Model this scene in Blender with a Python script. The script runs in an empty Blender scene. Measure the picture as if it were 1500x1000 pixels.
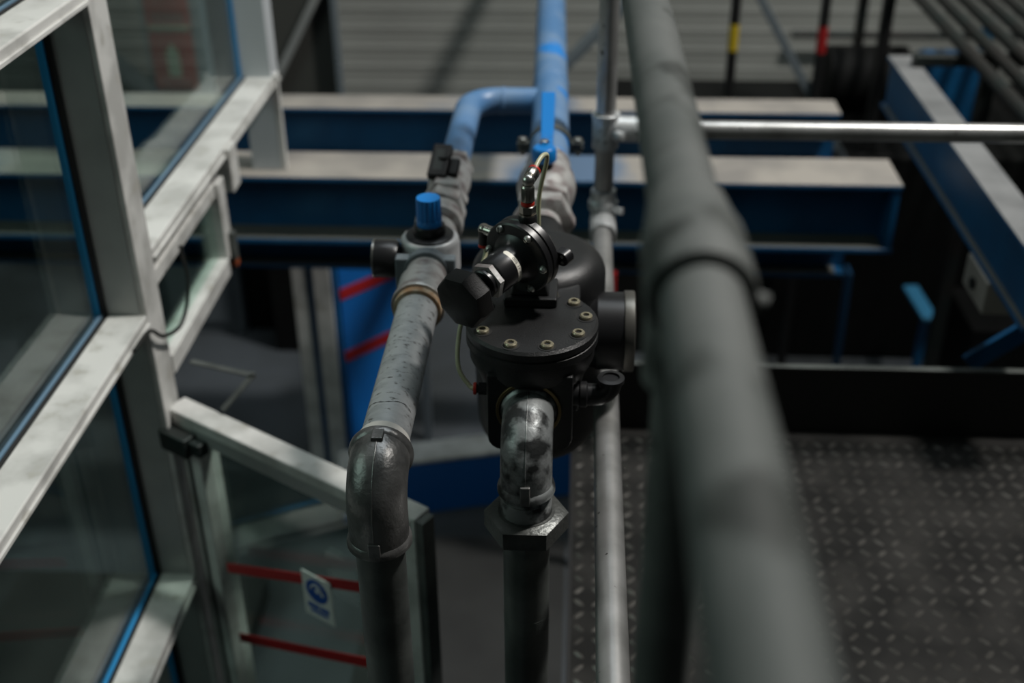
import bpy, bmesh, math, random
from mathutils import Matrix, Vector
random.seed(7)
sc = bpy.context.scene
R = math.radians
PI = math.pi
col = sc.collection

# ------------------------------------------------------------------ camera
CAM_H = 1.6                      # eye height over the chequer plate walkway (Z = 0)
cd = bpy.data.cameras.new('camera')
cam = bpy.data.objects.new('camera', cd)
col.objects.link(cam)
cd.sensor_width = 36.0
cd.lens = 1740.0 / 1500.0 * 36.0
_p, _y, _r = R(30.65), R(3.4), R(-0.53)
fwd = Matrix.Rotation(_y, 3, 'Z') @ Vector((0, math.cos(_p), -math.sin(_p)))
upv = Matrix.Rotation(_y, 3, 'Z') @ Vector((0, math.sin(_p), math.cos(_p)))
rgt = Matrix.Rotation(_y, 3, 'Z') @ Vector((1, 0, 0))
r2 = math.cos(_r) * rgt + math.sin(_r) * upv
u2 = -math.sin(_r) * rgt + math.cos(_r) * upv
cm = Matrix((r2, u2, -fwd)).transposed().to_4x4()
cm.translation = (0, 0, CAM_H)
cam.matrix_world = cm
cd.dof.use_dof = True
cd.dof.focus_distance = 1.46
cd.dof.aperture_fstop = 2.6
cd.clip_start = 0.02
sc.camera = cam

# ------------------------------------------------------------------ light
sc.view_settings.view_transform = 'Standard'
sc.view_settings.look = 'None'
sc.view_settings.gamma = 1.0
sc.view_settings.exposure = -0.25
sc.view_settings.use_curve_mapping = False
w = bpy.data.worlds.new('hall_ambient')
sc.world = w
w.use_nodes = True
bg = w.node_tree.nodes['Background']
# daylight comes from the roof; the low part of the hall is dim
wn, wl = w.node_tree.nodes, w.node_tree.links
wtc = wn.new('ShaderNodeTexCoord')
wsp = wn.new('ShaderNodeSeparateXYZ')
wl.new(wtc.outputs['Generated'], wsp.inputs[0])
wmr = wn.new('ShaderNodeMapRange')
wmr.inputs['From Min'].default_value = -0.1
wmr.inputs['From Max'].default_value = 0.9
wmr.inputs['To Min'].default_value = 0.010
wmr.inputs['To Max'].default_value = 0.060
wl.new(wsp.outputs['Z'], wmr.inputs['Value'])
bg.inputs[0].default_value = (0.72, 0.88, 0.86, 1)
wl.new(wmr.outputs[0], bg.inputs[1])


def area(name, loc, target, size, power, color=(1, 1, 1), size_y=None):
    ld = bpy.data.lights.new(name, 'AREA')
    ld.energy = power
    ld.color = color
    ld.size = size
    if size_y:
        ld.shape = 'RECTANGLE'
        ld.size_y = size_y
    o = bpy.data.objects.new(name, ld)
    col.objects.link(o)
    o.location = loc
    o.rotation_euler = (Vector(target) - Vector(loc)).to_track_quat('-Z', 'Y').to_euler()
    return o


area('roof_light', (2.3, 2.5, 5.2), (-0.1, 1.4, 0.8), 0.42, 330, (1.0, 0.965, 0.92))
area('skylight', (0.3, 3.6, 5.6), (0.0, 3.0, 0.0), 3.0, 75, (0.86, 0.95, 1.0), 2.0)
area('left_fill', (-3.6, 0.9, 2.6), (0.0, 1.4, 0.4), 2.2, 34, (0.84, 1.0, 0.95), 1.6)  # unseen soft fill from the hall's left side, not a known window


# ------------------------------------------------------------------ materials
def new_mat(name):
    m = bpy.data.materials.new(name)
    m.use_nodes = True
    nt = m.node_tree
    return m, nt, nt.nodes['Principled BSDF']


def mat(name, c, rough=0.5, metal=0.0, c2=None, scale=20.0, thr=(0.45, 0.65), bump=0.0, bscale=120.0,
        rough2=None, stretch=(1, 1, 1), detail=6.0, c3=None, s3=60.0, t3=(0.6, 0.7), spec=0.5):
    m, nt, b = new_mat(name)
    N, L = nt.nodes, nt.links
    b.inputs['Base Color'].default_value = (*c, 1)
    b.inputs['Roughness'].default_value = rough
    b.inputs['Metallic'].default_value = metal
    b.inputs['Specular IOR Level'].default_value = spec
    tc = N.new('ShaderNodeTexCoord')
    mp = N.new('ShaderNodeMapping')
    mp.inputs['Scale'].default_value = stretch
    L.new(tc.outputs['Object'], mp.inputs['Vector'])
    if c2:
        n = N.new('ShaderNodeTexNoise')
        n.inputs['Scale'].default_value = scale
        n.inputs['Detail'].default_value = detail
        L.new(mp.outputs[0], n.inputs['Vector'])
        r = N.new('ShaderNodeMapRange')
        r.inputs['From Min'].default_value = thr[0]
        r.inputs['From Max'].default_value = thr[1]
        L.new(n.outputs['Fac'], r.inputs['Value'])
        mx = N.new('ShaderNodeMix')
        mx.data_type = 'RGBA'
        mx.inputs['A'].default_value = (*c, 1)
        mx.inputs['B'].default_value = (*c2, 1)
        L.new(r.outputs[0], mx.inputs['Factor'])
        out = mx.outputs['Result']
        if c3:
            n3 = N.new('ShaderNodeTexNoise')
            n3.inputs['Scale'].default_value = s3
            n3.inputs['Detail'].default_value = 4
            L.new(mp.outputs[0], n3.inputs['Vector'])
            r3 = N.new('ShaderNodeMapRange')
            r3.inputs['From Min'].default_value = t3[0]
            r3.inputs['From Max'].default_value = t3[1]
            L.new(n3.outputs['Fac'], r3.inputs['Value'])
            m3 = N.new('ShaderNodeMix')
            m3.data_type = 'RGBA'
            m3.inputs['B'].default_value = (*c3, 1)
            L.new(out, m3.inputs['A'])
            L.new(r3.outputs[0], m3.inputs['Factor'])
            out = m3.outputs['Result']
        L.new(out, b.inputs['Base Color'])
        if rough2 is not None:
            rr = N.new('ShaderNodeMapRange')
            rr.inputs['To Min'].default_value = rough
            rr.inputs['To Max'].default_value = rough2
            L.new(r.outputs[0], rr.inputs['Value'])
            L.new(rr.outputs[0], b.inputs['Roughness'])
    if bump:
        n2 = N.new('ShaderNodeTexNoise')
        n2.inputs['Scale'].default_value = bscale
        n2.inputs['Detail'].default_value = 4
        L.new(mp.outputs[0], n2.inputs['Vector'])
        bp = N.new('ShaderNodeBump')
        bp.inputs['Strength'].default_value = bump
        bp.inputs['Distance'].default_value = 0.002
        L.new(n2.outputs['Fac'], bp.inputs['Height'])
        L.new(bp.outputs[0], b.inputs['Normal'])
    return m


def glass_mat(name, tint, refl=1.0, rough=0.0):
    m = bpy.data.materials.new(name)
    m.use_nodes = True
    nt = m.node_tree
    N, L = nt.nodes, nt.links
    N.remove(N['Principled BSDF'])
    tr = N.new('ShaderNodeBsdfTransparent')
    tr.inputs[0].default_value = (*tint, 1)
    gl = N.new('ShaderNodeBsdfGlossy')
    gl.inputs['Roughness'].default_value = rough
    gl.inputs[0].default_value = (refl, refl, refl, 1)
    fr = N.new('ShaderNodeFresnel')
    fr.inputs['IOR'].default_value = 1.52
    ge = N.new('ShaderNodeNewGeometry')
    io = N.new('ShaderNodeMapRange')          # the node inverts the index on back faces, so undo it for a thin pane
    io.inputs['To Min'].default_value = 1.52
    io.inputs['To Max'].default_value = 1.0 / 1.52
    L.new(ge.outputs['Backfacing'], io.inputs['Value'])
    L.new(io.outputs[0], fr.inputs['IOR'])
    mx = N.new('ShaderNodeMixShader')
    L.new(fr.outputs[0], mx.inputs[0])
    L.new(tr.outputs[0], mx.inputs[1])
    L.new(gl.outputs[0], mx.inputs[2])
    L.new(mx.outputs[0], N['Material Output'].inputs['Surface'])
    return m


M = {}
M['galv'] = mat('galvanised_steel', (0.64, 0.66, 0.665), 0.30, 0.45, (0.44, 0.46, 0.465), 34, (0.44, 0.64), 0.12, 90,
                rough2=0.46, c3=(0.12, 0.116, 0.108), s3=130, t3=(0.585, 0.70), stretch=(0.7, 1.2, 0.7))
M['galv_rail'] = mat('dull_galvanised_rail', (0.105, 0.112, 0.107), 0.65, 0.1, (0.070, 0.078, 0.074), 9, (0.4, 0.65), 0.1, 60,
                     c3=(0.030, 0.034, 0.031), s3=13, t3=(0.56, 0.66), spec=0.3)
M['galv_bright'] = mat('bright_galvanised_tube', (0.46, 0.46, 0.45), 0.33, 0.7, (0.30, 0.30, 0.29), 12, (0.42, 0.65), 0.05, 60,
                       c3=(0.06, 0.055, 0.05), s3=70, t3=(0.69, 0.72))
M['malleable'] = mat('malleable_iron_fitting', (0.25, 0.247, 0.24), 0.34, 0.7, (0.14, 0.139, 0.136), 22, (0.45, 0.65), 0.35, 160)
M['stained'] = mat('stained_iron_elbow', (0.26, 0.275, 0.275), 0.42, 0.5, (0.028, 0.03, 0.03), 34, (0.44, 0.58), 0.3, 160, detail=5)
M['iron_dark'] = mat('dark_cast_iron', (0.10, 0.105, 0.10), 0.36, 0.5, (0.06, 0.064, 0.06), 22, (0.45, 0.65), 0.4, 180)
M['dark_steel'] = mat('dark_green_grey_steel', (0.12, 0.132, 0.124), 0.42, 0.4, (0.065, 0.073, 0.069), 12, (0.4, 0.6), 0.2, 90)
M['silver'] = mat('cast_silver_metal', (0.50, 0.50, 0.485), 0.40, 0.45, (0.26, 0.22, 0.215), 30, (0.45, 0.62), 0.2, 120)
M['alu_cast'] = mat('grey_die_cast', (0.56, 0.57, 0.575), 0.40, 0.25, (0.44, 0.45, 0.455), 20, (0.4, 0.65), 0.1, 200)
M['black'] = mat('black_powder_coat', (0.007, 0.0073, 0.0078), 0.42, 0.0, (0.010, 0.0104, 0.011), 30, (0.4, 0.7), 0.25, 420)
M['black_gloss'] = mat('black_satin_plastic', (0.010, 0.010, 0.011), 0.33, 0.0)
M['black_matt'] = mat('black_rubbery_plastic', (0.006, 0.006, 0.006), 0.5, 0.0, bump=0.2, bscale=500, spec=0.3)
M['steel'] = mat('polished_steel', (0.55, 0.54, 0.50), 0.28, 1.0)
M['nickel'] = mat('nickel_plated_brass', (0.50, 0.47, 0.42), 0.25, 1.0)
M['brass'] = mat('dull_brass', (0.17, 0.125, 0.06), 0.4, 0.8)
M['steel_dark'] = mat('brushed_dark_steel', (0.22, 0.21, 0.19), 0.36, 0.85)
M['dark_panel'] = mat('dark_grey_panel', (0.055, 0.056, 0.050), 0.6)
M['zinc'] = mat('zinc_screw', (0.62, 0.63, 0.58), 0.32, 0.9)
M['bolt'] = mat('yellow_zinc_bolt', (0.78, 0.70, 0.50), 0.25, 0.85)
M['hole'] = mat('dark_recess', (0.004, 0.004, 0.004), 0.8)
M['hemp'] = mat('hemp_and_paste', (0.30, 0.17, 0.085), 0.8, 0.0, (0.42, 0.34, 0.24), 60, (0.4, 0.6))
M['ptfe'] = mat('white_sealing_tape', (0.62, 0.60, 0.55), 0.6)
M['red_plastic'] = mat('red_collet', (0.50, 0.025, 0.012), 0.4)
M['tube'] = mat('cream_nylon_tube', (0.42, 0.42, 0.27), 0.35)
M['label'] = mat('white_label', (0.72, 0.69, 0.60), 0.5)
M['ink'] = mat('black_ink', (0.012, 0.012, 0.012), 0.6)
M['mark'] = mat('grey_print', (0.16, 0.16, 0.16), 0.6)
M['blue_knob'] = mat('bright_blue_plastic', (0.006, 0.175, 0.52), 0.35)
M['blue_pipe'] = mat('blue_pipe_paint', (0.07, 0.18, 0.36), 0.40, 0.0, (0.14, 0.24, 0.39), 7, (0.4, 0.6), 0.05, 60,
                     c3=(0.012, 0.20, 0.58), s3=5, t3=(0.60, 0.63))
M['blue_beam'] = mat('blue_beam_paint', (0.005, 0.095, 0.235), 0.45, 0.0, (0.004, 0.07, 0.18), 6, (0.4, 0.6), c3=(0.02, 0.12, 0.26), s3=3.0, t3=(0.6, 0.75))
M['blue_panel'] = mat('blue_machine_paint', (0.006, 0.15, 0.50), 0.4, 0.0, (0.006, 0.12, 0.42), 3, (0.4, 0.6))
M['dust_top'] = mat('dusty_flange_top', (0.33, 0.305, 0.27), 0.8, 0.0, (0.22, 0.207, 0.19), 5, (0.4, 0.65), c3=(0.09, 0.15, 0.24), s3=1.3, t3=(0.60, 0.68))
M['alu'] = mat('off_white_aluminium', (0.60, 0.60, 0.575), 0.42, 0.0, (0.42, 0.42, 0.40), 11, (0.42, 0.62), c3=(0.38, 0.37, 0.33), s3=22, t3=(0.60, 0.74))
M['alu_grey'] = mat('grey_aluminium', (0.34, 0.35, 0.34), 0.45, 0.2, (0.28, 0.29, 0.28), 9, (0.42, 0.68))  # grey profiles; also the mullion's near face, darkened for shade
M['alu_mid'] = mat('blue_grey_aluminium', (0.48, 0.51, 0.53), 0.45)
M['dust_dim'] = mat('dimmed_grey_dust', (0.20, 0.205, 0.205), 0.8, 0.0, (0.13, 0.135, 0.135), 6, (0.4, 0.65))  # grey dust, darkened for the weaker light at the right
M['blue_shaded'] = mat('shaded_blue_paint', (0.004, 0.05, 0.12), 0.5)  # beam blue in a shaded copy, for the strut beyond the walkway
M['dust_dark'] = mat('oily_dust', (0.10, 0.105, 0.095), 0.7)
M['gasket'] = mat('blue_glazing_film', (0.02, 0.23, 0.50), 0.35)
M['strip'] = mat('blue_grey_glazing_strip', (0.12, 0.20, 0.28), 0.35)
M['seal'] = mat('black_rubber_seal', (0.01, 0.01, 0.01), 0.7)
M['glass'] = glass_mat('greenish_glass', (0.80, 0.88, 0.85))
M['glass2'] = glass_mat('pale_green_glass', (0.80, 0.90, 0.86))
M['plate'] = mat('worn_chequer_plate', (0.012, 0.012, 0.0115), 0.7, 0.0, (0.030, 0.029, 0.027), 8, (0.4, 0.7), 0.2, 200, spec=0.12)
M['studs'] = mat('worn_stud_metal', (0.06, 0.058, 0.053), 0.33, 0.4, (0.15, 0.144, 0.132), 14, (0.4, 0.7))
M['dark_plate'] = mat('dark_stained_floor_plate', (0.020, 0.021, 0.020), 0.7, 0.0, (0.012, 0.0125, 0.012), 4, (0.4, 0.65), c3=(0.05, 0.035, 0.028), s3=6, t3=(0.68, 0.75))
M['toe'] = mat('black_kick_plate', (0.006, 0.006, 0.006), 0.55)
M['concrete'] = mat('worn_concrete', (0.058, 0.068, 0.078), 0.75, 0.0, (0.03, 0.035, 0.038), 1.6, (0.4, 0.62), 0.2, 20)
M['red_tape'] = mat('red_tape', (0.36, 0.012, 0.014), 0.5)
M['sign_white'] = mat('white_sign', (0.66, 0.66, 0.64), 0.4)
M['sign_blue'] = mat('sign_blue', (0.012, 0.075, 0.33), 0.4)
M['sign_red'] = mat('sign_red', (0.36, 0.035, 0.022), 0.5)
M['sign_pale'] = mat('sign_luminescent_pale', (0.50, 0.62, 0.46), 0.5)
M['grey_box'] = mat('grey_cabinet_paint', (0.13, 0.155, 0.17), 0.5, 0.0, (0.11, 0.13, 0.145), 3, (0.4, 0.6))
M['column_paint'] = mat('blue_grey_column_paint', (0.17, 0.23, 0.26), 0.5)
M['dark_machine'] = mat('dark_machine_paint', (0.0045, 0.005, 0.005), 0.7, 0.0, (0.007, 0.0075, 0.007), 3, (0.4, 0.6), spec=0.15)  # near black, also on the masses added for shade
M['yellow'] = mat('yellow_band', (0.50, 0.36, 0.015), 0.5)
M['red_band'] = mat('red_band', (0.32, 0.012, 0.012), 0.5)
M['brace'] = mat('grey_blue_steel', (0.13, 0.155, 0.17), 0.5)
M['pale_blue'] = mat('pale_blue_paint', (0.05, 0.24, 0.42), 0.45)
M['rack'] = mat('dark_oily_tube', (0.028, 0.026, 0.024), 0.45, 0.4, (0.02, 0.028, 0.026), 8, (0.4, 0.6))


def wall_mat():
    m, nt, b = new_mat('grey_cladding')
    N, L = nt.nodes, nt.links
    tc = N.new('ShaderNodeTexCoord')
    n = N.new('ShaderNodeTexNoise')
    n.inputs['Scale'].default_value = 0.9
    n.inputs['Detail'].default_value = 5
    L.new(tc.outputs['Object'], n.inputs['Vector'])
    r = N.new('ShaderNodeMapRange')
    r.inputs['From Min'].default_value = 0.35
    r.inputs['From Max'].default_value = 0.7
    L.new(n.outputs['Fac'], r.inputs['Value'])
    mx = N.new('ShaderNodeMix')
    mx.data_type = 'RGBA'
    mx.inputs['A'].default_value = (0.36, 0.37, 0.34, 1)
    mx.inputs['B'].default_value = (0.24, 0.25, 0.23, 1)
    L.new(r.outputs[0], mx.inputs['Factor'])
    L.new(mx.outputs['Result'], b.inputs['Base Color'])
    b.inputs['Roughness'].default_value = 0.65
    return m


M['cladding'] = wall_mat()


# ------------------------------------------------------------------ mesh helpers
class MB:
    """collects shapes, given in world coordinates (or in a local frame), as one mesh"""

    def __init__(self, frame=None):
        self.bm = bmesh.new()
        self.f = frame or Matrix.Identity(4)
        self.mi = 0

    def v(self, p):
        return self.bm.verts.new(self.f @ Vector(p))

    def face(self, vs):
        try:
            f = self.bm.faces.new(vs)
            f.material_index = self.mi
            return f
        except ValueError:
            return None

    def box(self, x0, x1, y0, y1, z0, z1):
        p = [(x, y, z) for z in (z0, z1) for y in (y0, y1) for x in (x0, x1)]
        return self.hexa(p)

    def hexa(self, p):
        v = [self.v(q) for q in p]
        for q in ((0, 2, 3, 1), (4, 5, 7, 6), (0, 1, 5, 4), (2, 6, 7, 3), (0, 4, 6, 2), (1, 3, 7, 5)):
            self.face([v[i] for i in q])
        return self

    def bar(self, a, b, wd, ht, up=(0, 0, 1)):
        """rectangular bar from a to b"""
        a, b = Vector(a), Vector(b)
        d = (b - a).normalized()
        s = d.cross(Vector(up)).normalized()
        u = s.cross(d)
        p = []
        for e in (a, b):
            for i, j in ((-1, -1), (1, -1), (-1, 1), (1, 1)):
                p.append(e + s * (i * wd / 2) + u * (j * ht / 2))
        return self.hexa(p)

    def lathe(self, prof, org=(0, 0, 0), axis=(0, 0, 1), seg=40, start=0.0):
        """profile of (radius, along axis); ends with radius 0 close themselves"""
        a = Vector(axis).normalized()
        t = Vector((1, 0, 0)) if abs(a.x) < 0.8 else Vector((0, 1, 0))
        s = (t - a * t.dot(a)).normalized()
        u = a.cross(s)
        o = Vector(org)
        rings = []
        for r, z in prof:
            if r < 1e-6:
                rings.append([self.v(o + a * z)])
            else:
                rings.append([self.v(o + a * z + (s * math.cos(start + 2 * PI * k / seg) + u * math.sin(start + 2 * PI * k / seg)) * r) for k in range(seg)])
        for A, B in zip(rings, rings[1:]):
            for k in range(seg):
                k2 = (k + 1) % seg
                if len(A) == 1 and len(B) == 1:
                    continue
                if len(A) == 1:
                    self.face([A[0], B[k2], B[k]])
                elif len(B) == 1:
                    self.face([A[k], A[k2], B[0]])
                else:
                    self.face([A[k], A[k2], B[k2], B[k]])
        return self

    def cyl(self, a, b, r, r1=None, seg=32, cap=True, start=0.0):
        a, b = Vector(a), Vector(b)
        L = (b - a).length
        r1 = r if r1 is None else r1
        p = [(r, 0), (r1, L)]
        if cap:
            p = [(0, 0)] + p + [(0, L)]
        return self.lathe(p, a, b - a, seg, start)

    def ring(self, a, b, ro, ri, seg=40):
        a, b = Vector(a), Vector(b)
        L = (b - a).length
        return self.lathe([(ri, 0), (ro, 0), (ro, L), (ri, L), (ri, 0)], a, b - a, seg)

    def hexnut(self, a, b, rad, seg=6, ch=0.12, start=0.0):
        """hexagonal (or n-gon) prism with chamfered corners and rims"""
        a, b = Vector(a), Vector(b)
        L = (b - a).length
        c = rad * ch
        return self.lathe([(0, 0), (rad - c, 0), (rad, c * 0.6), (rad, L - c * 0.6), (rad - c, L), (0, L)], a, b - a, seg, start)

    def sweep(self, pts, rad, seg=24, cap=True):
        """tube along a polyline, rad a number or a list"""
        pts = [Vector(p) for p in pts]
        n = len(pts)
        rs = rad if isinstance(rad, (list, tuple)) else [rad] * n
        tang = []
        for i in range(n):
            tang.append((pts[min(i + 1, n - 1)] - pts[max(i - 1, 0)]).normalized())
        t0 = tang[0]
        ref = Vector((1, 0, 0)) if abs(t0.x) < 0.8 else Vector((0, 0, 1))
        s = (ref - t0 * ref.dot(t0)).normalized()
        rings = []
        for i in range(n):
            s = (s - tang[i] * s.dot(tang[i])).normalized()
            u = tang[i].cross(s)
            rings.append([self.v(pts[i] + (s * math.cos(2 * PI * k / seg) + u * math.sin(2 * PI * k / seg)) * rs[i]) for k in range(seg)])
        for A, B in zip(rings, rings[1:]):
            for k in range(seg):
                k2 = (k + 1) % seg
                self.face([A[k], A[k2], B[k2], B[k]])
        if cap:
            self.face(list(reversed(rings[0])))
            self.face(rings[-1])
        return self

    def prism(self, poly, z0, z1):
        """polygon in the local XY plane pushed from z0 to z1"""
        a = [self.v((x, y, z0)) for x, y in poly]
        b = [self.v((x, y, z1)) for x, y in poly]
        self.face(list(reversed(a)))
        self.face(b)
        n = len(poly)
        for k in range(n):
            self.face([a[k], a[(k + 1) % n], b[(k + 1) % n], b[k]])
        return self

    def build(self, name, m, parent=None, bevel=0.0, seg=2, angle=35, mats=None):
        bm = self.bm
        bmesh.ops.recalc_face_normals(bm, faces=bm.faces[:])
        root = parent
        while root is not None and root.parent is not None:
            root = root.parent
        if root is not None:
            org = root.location.copy()
        else:
            xs = [v.co for v in bm.verts]
            org = Vector(((min(c.x for c in xs) + max(c.x for c in xs)) / 2, (min(c.y for c in xs) + max(c.y for c in xs)) / 2, min(c.z for c in xs)))
        bmesh.ops.translate(bm, verts=bm.verts[:], vec=-org)
        me = bpy.data.meshes.new(name)
        bm.to_mesh(me)
        bm.free()
        me.materials.append(M[m] if isinstance(m, str) else m)
        for e in mats or []:
            me.materials.append(M[e])
        me.shade_smooth()
        me.set_sharp_from_angle(angle=R(angle))
        o = bpy.data.objects.new(name, me)
        col.objects.link(o)
        if parent is not None:
            o.parent = parent
        else:
            o.location = org
        if bevel:
            bv = o.modifiers.new('soft_edges', 'BEVEL')
            bv.width = bevel
            bv.segments = seg
            bv.limit_method = 'ANGLE'
            bv.angle_limit = R(40)
            bv.harden_normals = True
        return o


def tag(o, label, cat, group=None):
    o['label'] = label
    o['category'] = cat
    if group:
        o['group'] = group
    return o


def thing(name, loc, label, cat, group=None):
    o = bpy.data.objects.new(name, None)
    o.empty_display_size = 0.05
    col.objects.link(o)
    o.location = loc
    return tag(o, label, cat, group)


def structure(name, loc):
    o = bpy.data.objects.new(name, None)
    o.empty_display_size = 0.05
    col.objects.link(o)
    o.location = loc
    o['kind'] = 'structure'
    return o


def P(x, y, H):
    """point given by its depth H under the eye level"""
    return Vector((x, y, CAM_H - H))


def text_verts(body, size):
    cu = bpy.data.curves.new('lettering', 'FONT')
    cu.body = body
    cu.size = size
    cu.align_x = 'CENTER'
    cu.align_y = 'CENTER'
    cu.resolution_u = 3
    o = bpy.data.objects.new('lettering', cu)
    col.objects.link(o)
    dg = bpy.context.evaluated_depsgraph_get()
    me = bpy.data.meshes.new_from_object(o.evaluated_get(dg))
    vs = [v.co.copy() for v in me.vertices]
    fs = [list(p.vertices) for p in me.polygons]
    bpy.data.objects.remove(o)
    bpy.data.curves.remove(cu)
    bpy.data.meshes.remove(me)
    return vs, fs


def arc(c, a, b, ang0, ang1, n, r):
    """points on an arc around c, spanned by unit vectors a (0 deg) and b (90 deg)"""
    c, a, b = Vector(c), Vector(a), Vector(b)
    return [c + (a * math.cos(t) + b * math.sin(t)) * r for t in [R(ang0) + (R(ang1) - R(ang0)) * i / n for i in range(n + 1)]]


FZ = -1.0                      # level of the hall floor below the walkway

# ------------------------------------------------------------------ setting: hall floor and back wall
b = MB()
b.box(-6, 6, -1.5, 6.2, FZ - 0.1, FZ)
o = b.build('floor', 'concrete')
o['kind'] = 'structure'

b = MB()                       # horizontally profiled cladding
z = FZ
prof = []
while z < 3.2:
    prof += [(0.0, z), (0.0, z + 0.070), (-0.004, z + 0.078), (-0.004, z + 0.092)]
    z += 0.10
prev = None
for dy, z in prof:
    cur = [b.v((x, 6.0 + dy, z)) for x in (-6, 6)]
    if prev:
        b.face([prev[0], prev[1], cur[1], cur[0]])
    prev = cur
b.box(-6, 6, 6.01, 6.1, FZ, 3.2)
o = b.build('wall_back', 'cladding', angle=20)
o['kind'] = 'structure'


# ------------------------------------------------------------------ steel beams
def i_beam(name, axis, a0, a1, c, w_, zt, h, tf, tw, label, web_side=0.0, endplate=None, dust='dust_top'):
    """I section; axis 'X' runs from x=a0 to a1 with its middle at y=c, axis 'Y' the same along y"""
    base = (0.5 * (a0 + a1), c, zt - h) if axis == 'X' else (c, 0.5 * (a0 + a1), zt - h)
    t = thing(name, base, label, 'steel beam')

    def bx(mb, c0, c1, z0, z1, e0=a0, e1=a1):
        if axis == 'X':
            mb.box(e0, e1, c0, c1, z0, z1)
        else:
            mb.box(c0, c1, e0, e1, z0, z1)
    m = MB()
    bx(m, c - w_ / 2, c + w_ / 2, zt - tf, zt - 0.002)
    m.build('top_flange', 'blue_beam', t, 0.002)
    m = MB()
    bx(m, c - w_ / 2 + 0.001, c + w_ / 2 - 0.001, zt - 0.002, zt, a0 + 0.001, a1 - 0.001)
    d = m.build('dust_layer', dust, t)
    d['label'] = 'grey dust on the upper face'
    m = MB()
    bx(m, c - tw / 2 + web_side, c + tw / 2 + web_side, zt - h + tf, zt - tf)
    m.build('web', 'blue_beam', t)
    m = MB()
    bx(m, c - w_ / 2, c + w_ / 2, zt - h, zt - h + tf)
    m.build('bottom_flange', 'blue_beam', t, 0.002)
    m = MB()
    bx(m, c - w_ / 2 + .002, c + w_ / 2 - .002, zt - h + tf, zt - h + tf + .002, a0 + .001, a1 - .03)
    m.build('lower_dust', 'dust_dark', t)
    if endplate:
        m = MB()
        bx(m, c - w_ / 2 + .002, c + w_ / 2 - .002, zt - h + tf, zt - tf, a1 - 0.02, a1 - 0.004)
        m.build('end_plate', 'blue_beam', t)
    return t


i_beam('steel_beam', 'X', -3.4, 0.862, 3.043, 0.186, CAM_H - 1.25, 0.20, 0.014, 0.010,
       'nearer blue steel beam with dusty grey top, ending in a plate right of the handrail', endplate=True)
i_beam('steel_beam', 'X', -3.6, 0.80, 3.56, 0.125, CAM_H - 1.25, 0.18, 0.012, 0.010,
       'farther blue steel beam with patchy pale top, passing just below the back cladding')
i_beam('steel_beam', 'X', -3.4, 0.80, 3.22, 0.12, CAM_H - 1.475, 0.16, 0.012, 0.010,
       'dark blue lower beam in the shadow under the nearer dusty beam')
i_beam('steel_beam', 'Y', 2.20, 3.60, 0.975, 0.078, CAM_H - 1.10, 0.16, 0.012, 0.010,
       'blue beam running away from the viewer at right, under the tube rack', web_side=-0.02, dust='dust_dim')

# ------------------------------------------------------------------ walkway
t = thing('walkway', (0.9, 1.2, -0.1), 'dark chequer plate walkway inside the guardrail at lower right', 'walkway')
b = MB()
b.box(0.008, 1.9, -0.6, 2.31, -0.008, 0.0)
b.build('deck_plate', 'plate', t)
b = MB()
pitch = 0.034


def stud(bm_, cx, cy, ang):
    L, W, H_ = 0.0140, 0.0046, 0.0032
    ca, sa = math.cos(ang), math.sin(ang)

    def q(x, y, z):
        return bm_.v((cx + x * ca - y * sa, cy + x * sa + y * ca, z))
    base = [q(-L, 0, 0), q(-L * .5, -W, 0), q(L * .5, -W, 0), q(L, 0, 0), q(L * .5, W, 0), q(-L * .5, W, 0)]
    top = [q(-L * .6, 0, H_), q(L * .6, 0, H_)]
    bm_.face([base[0], base[1], top[0]])
    bm_.face([base[1], base[2], top[1], top[0]])
    bm_.face([base[2], base[3], top[1]])
    bm_.face([base[3], base[4], top[1]])
    bm_.face([base[4], base[5], top[0], top[1]])
    bm_.face([base[5], base[0], top[0]])


ny = int((2.29 - 0.55) / pitch)
for j in range(ny):
    for i in range(int(1.55 / pitch)):
        stud(b, 0.022 + i * pitch, 0.56 + j * pitch, R(45) if (i + j) % 2 else R(-45))
o = b.build('raised_studs', 'studs', t, angle=60)
o['kind'] = 'stuff'
b = MB()
b.box(0.0, 1.9, 2.31, 2.317, -0.10, 0.177)
b.build('kick_plate', 'toe', t, 0.001)
b = MB()
b.box(0.0, 1.9, 2.306, 2.321, 0.174, 0.179)
b.build('kick_plate_edge', 'dark_steel', t, 0.001)
b = MB()
b.box(0.0, 0.008, -0.6, 2.31, -0.12, 0.0)
b.box(0.008, 0.06, -0.6, 2.31, -0.12, -0.112)
b.build('edge_channel', 'toe', t, 0.001)
for yy in (0.3, 2.2):
    b = MB()
    b.box(0.07, 0.15, yy, yy + 0.08, FZ, -0.008)
    b.build('support_leg', 'blue_beam', t)

# ------------------------------------------------------------------ guardrail
RX, HX = 0.057, 0.0725
g = thing('guardrail', (RX, 1.2, 0.0), 'galvanised tube guardrail with blurred top rail along the walkway edge', 'guardrail')
b = MB()
b.sweep([(HX + .006, -0.35, CAM_H - .324), (HX, .60, CAM_H - .324), (HX - .0115, 2.25, CAM_H - .324)], 0.0242, 40)
b.build('top_rail', 'galv_rail', g)
b = MB()
b.cyl((RX - .001, -0.3, CAM_H - 1.05), (RX - .002, 2.27, CAM_H - 1.05), 0.0202, seg=40)
b.build('mid_rail', 'galv_bright', g)
b = MB()
b.cyl((RX, 2.281, 0.0), (RX, 2.281, CAM_H - 0.324), 0.0195, seg=36)
b.build('post', 'galv_bright', g)
b = MB()
b.cyl((HX - .003, 0.648, 0.0), (HX, 0.648, CAM_H - 0.33), 0.0205, seg=36)
b.build('post', 'galv_rail', g)
b = MB()
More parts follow.
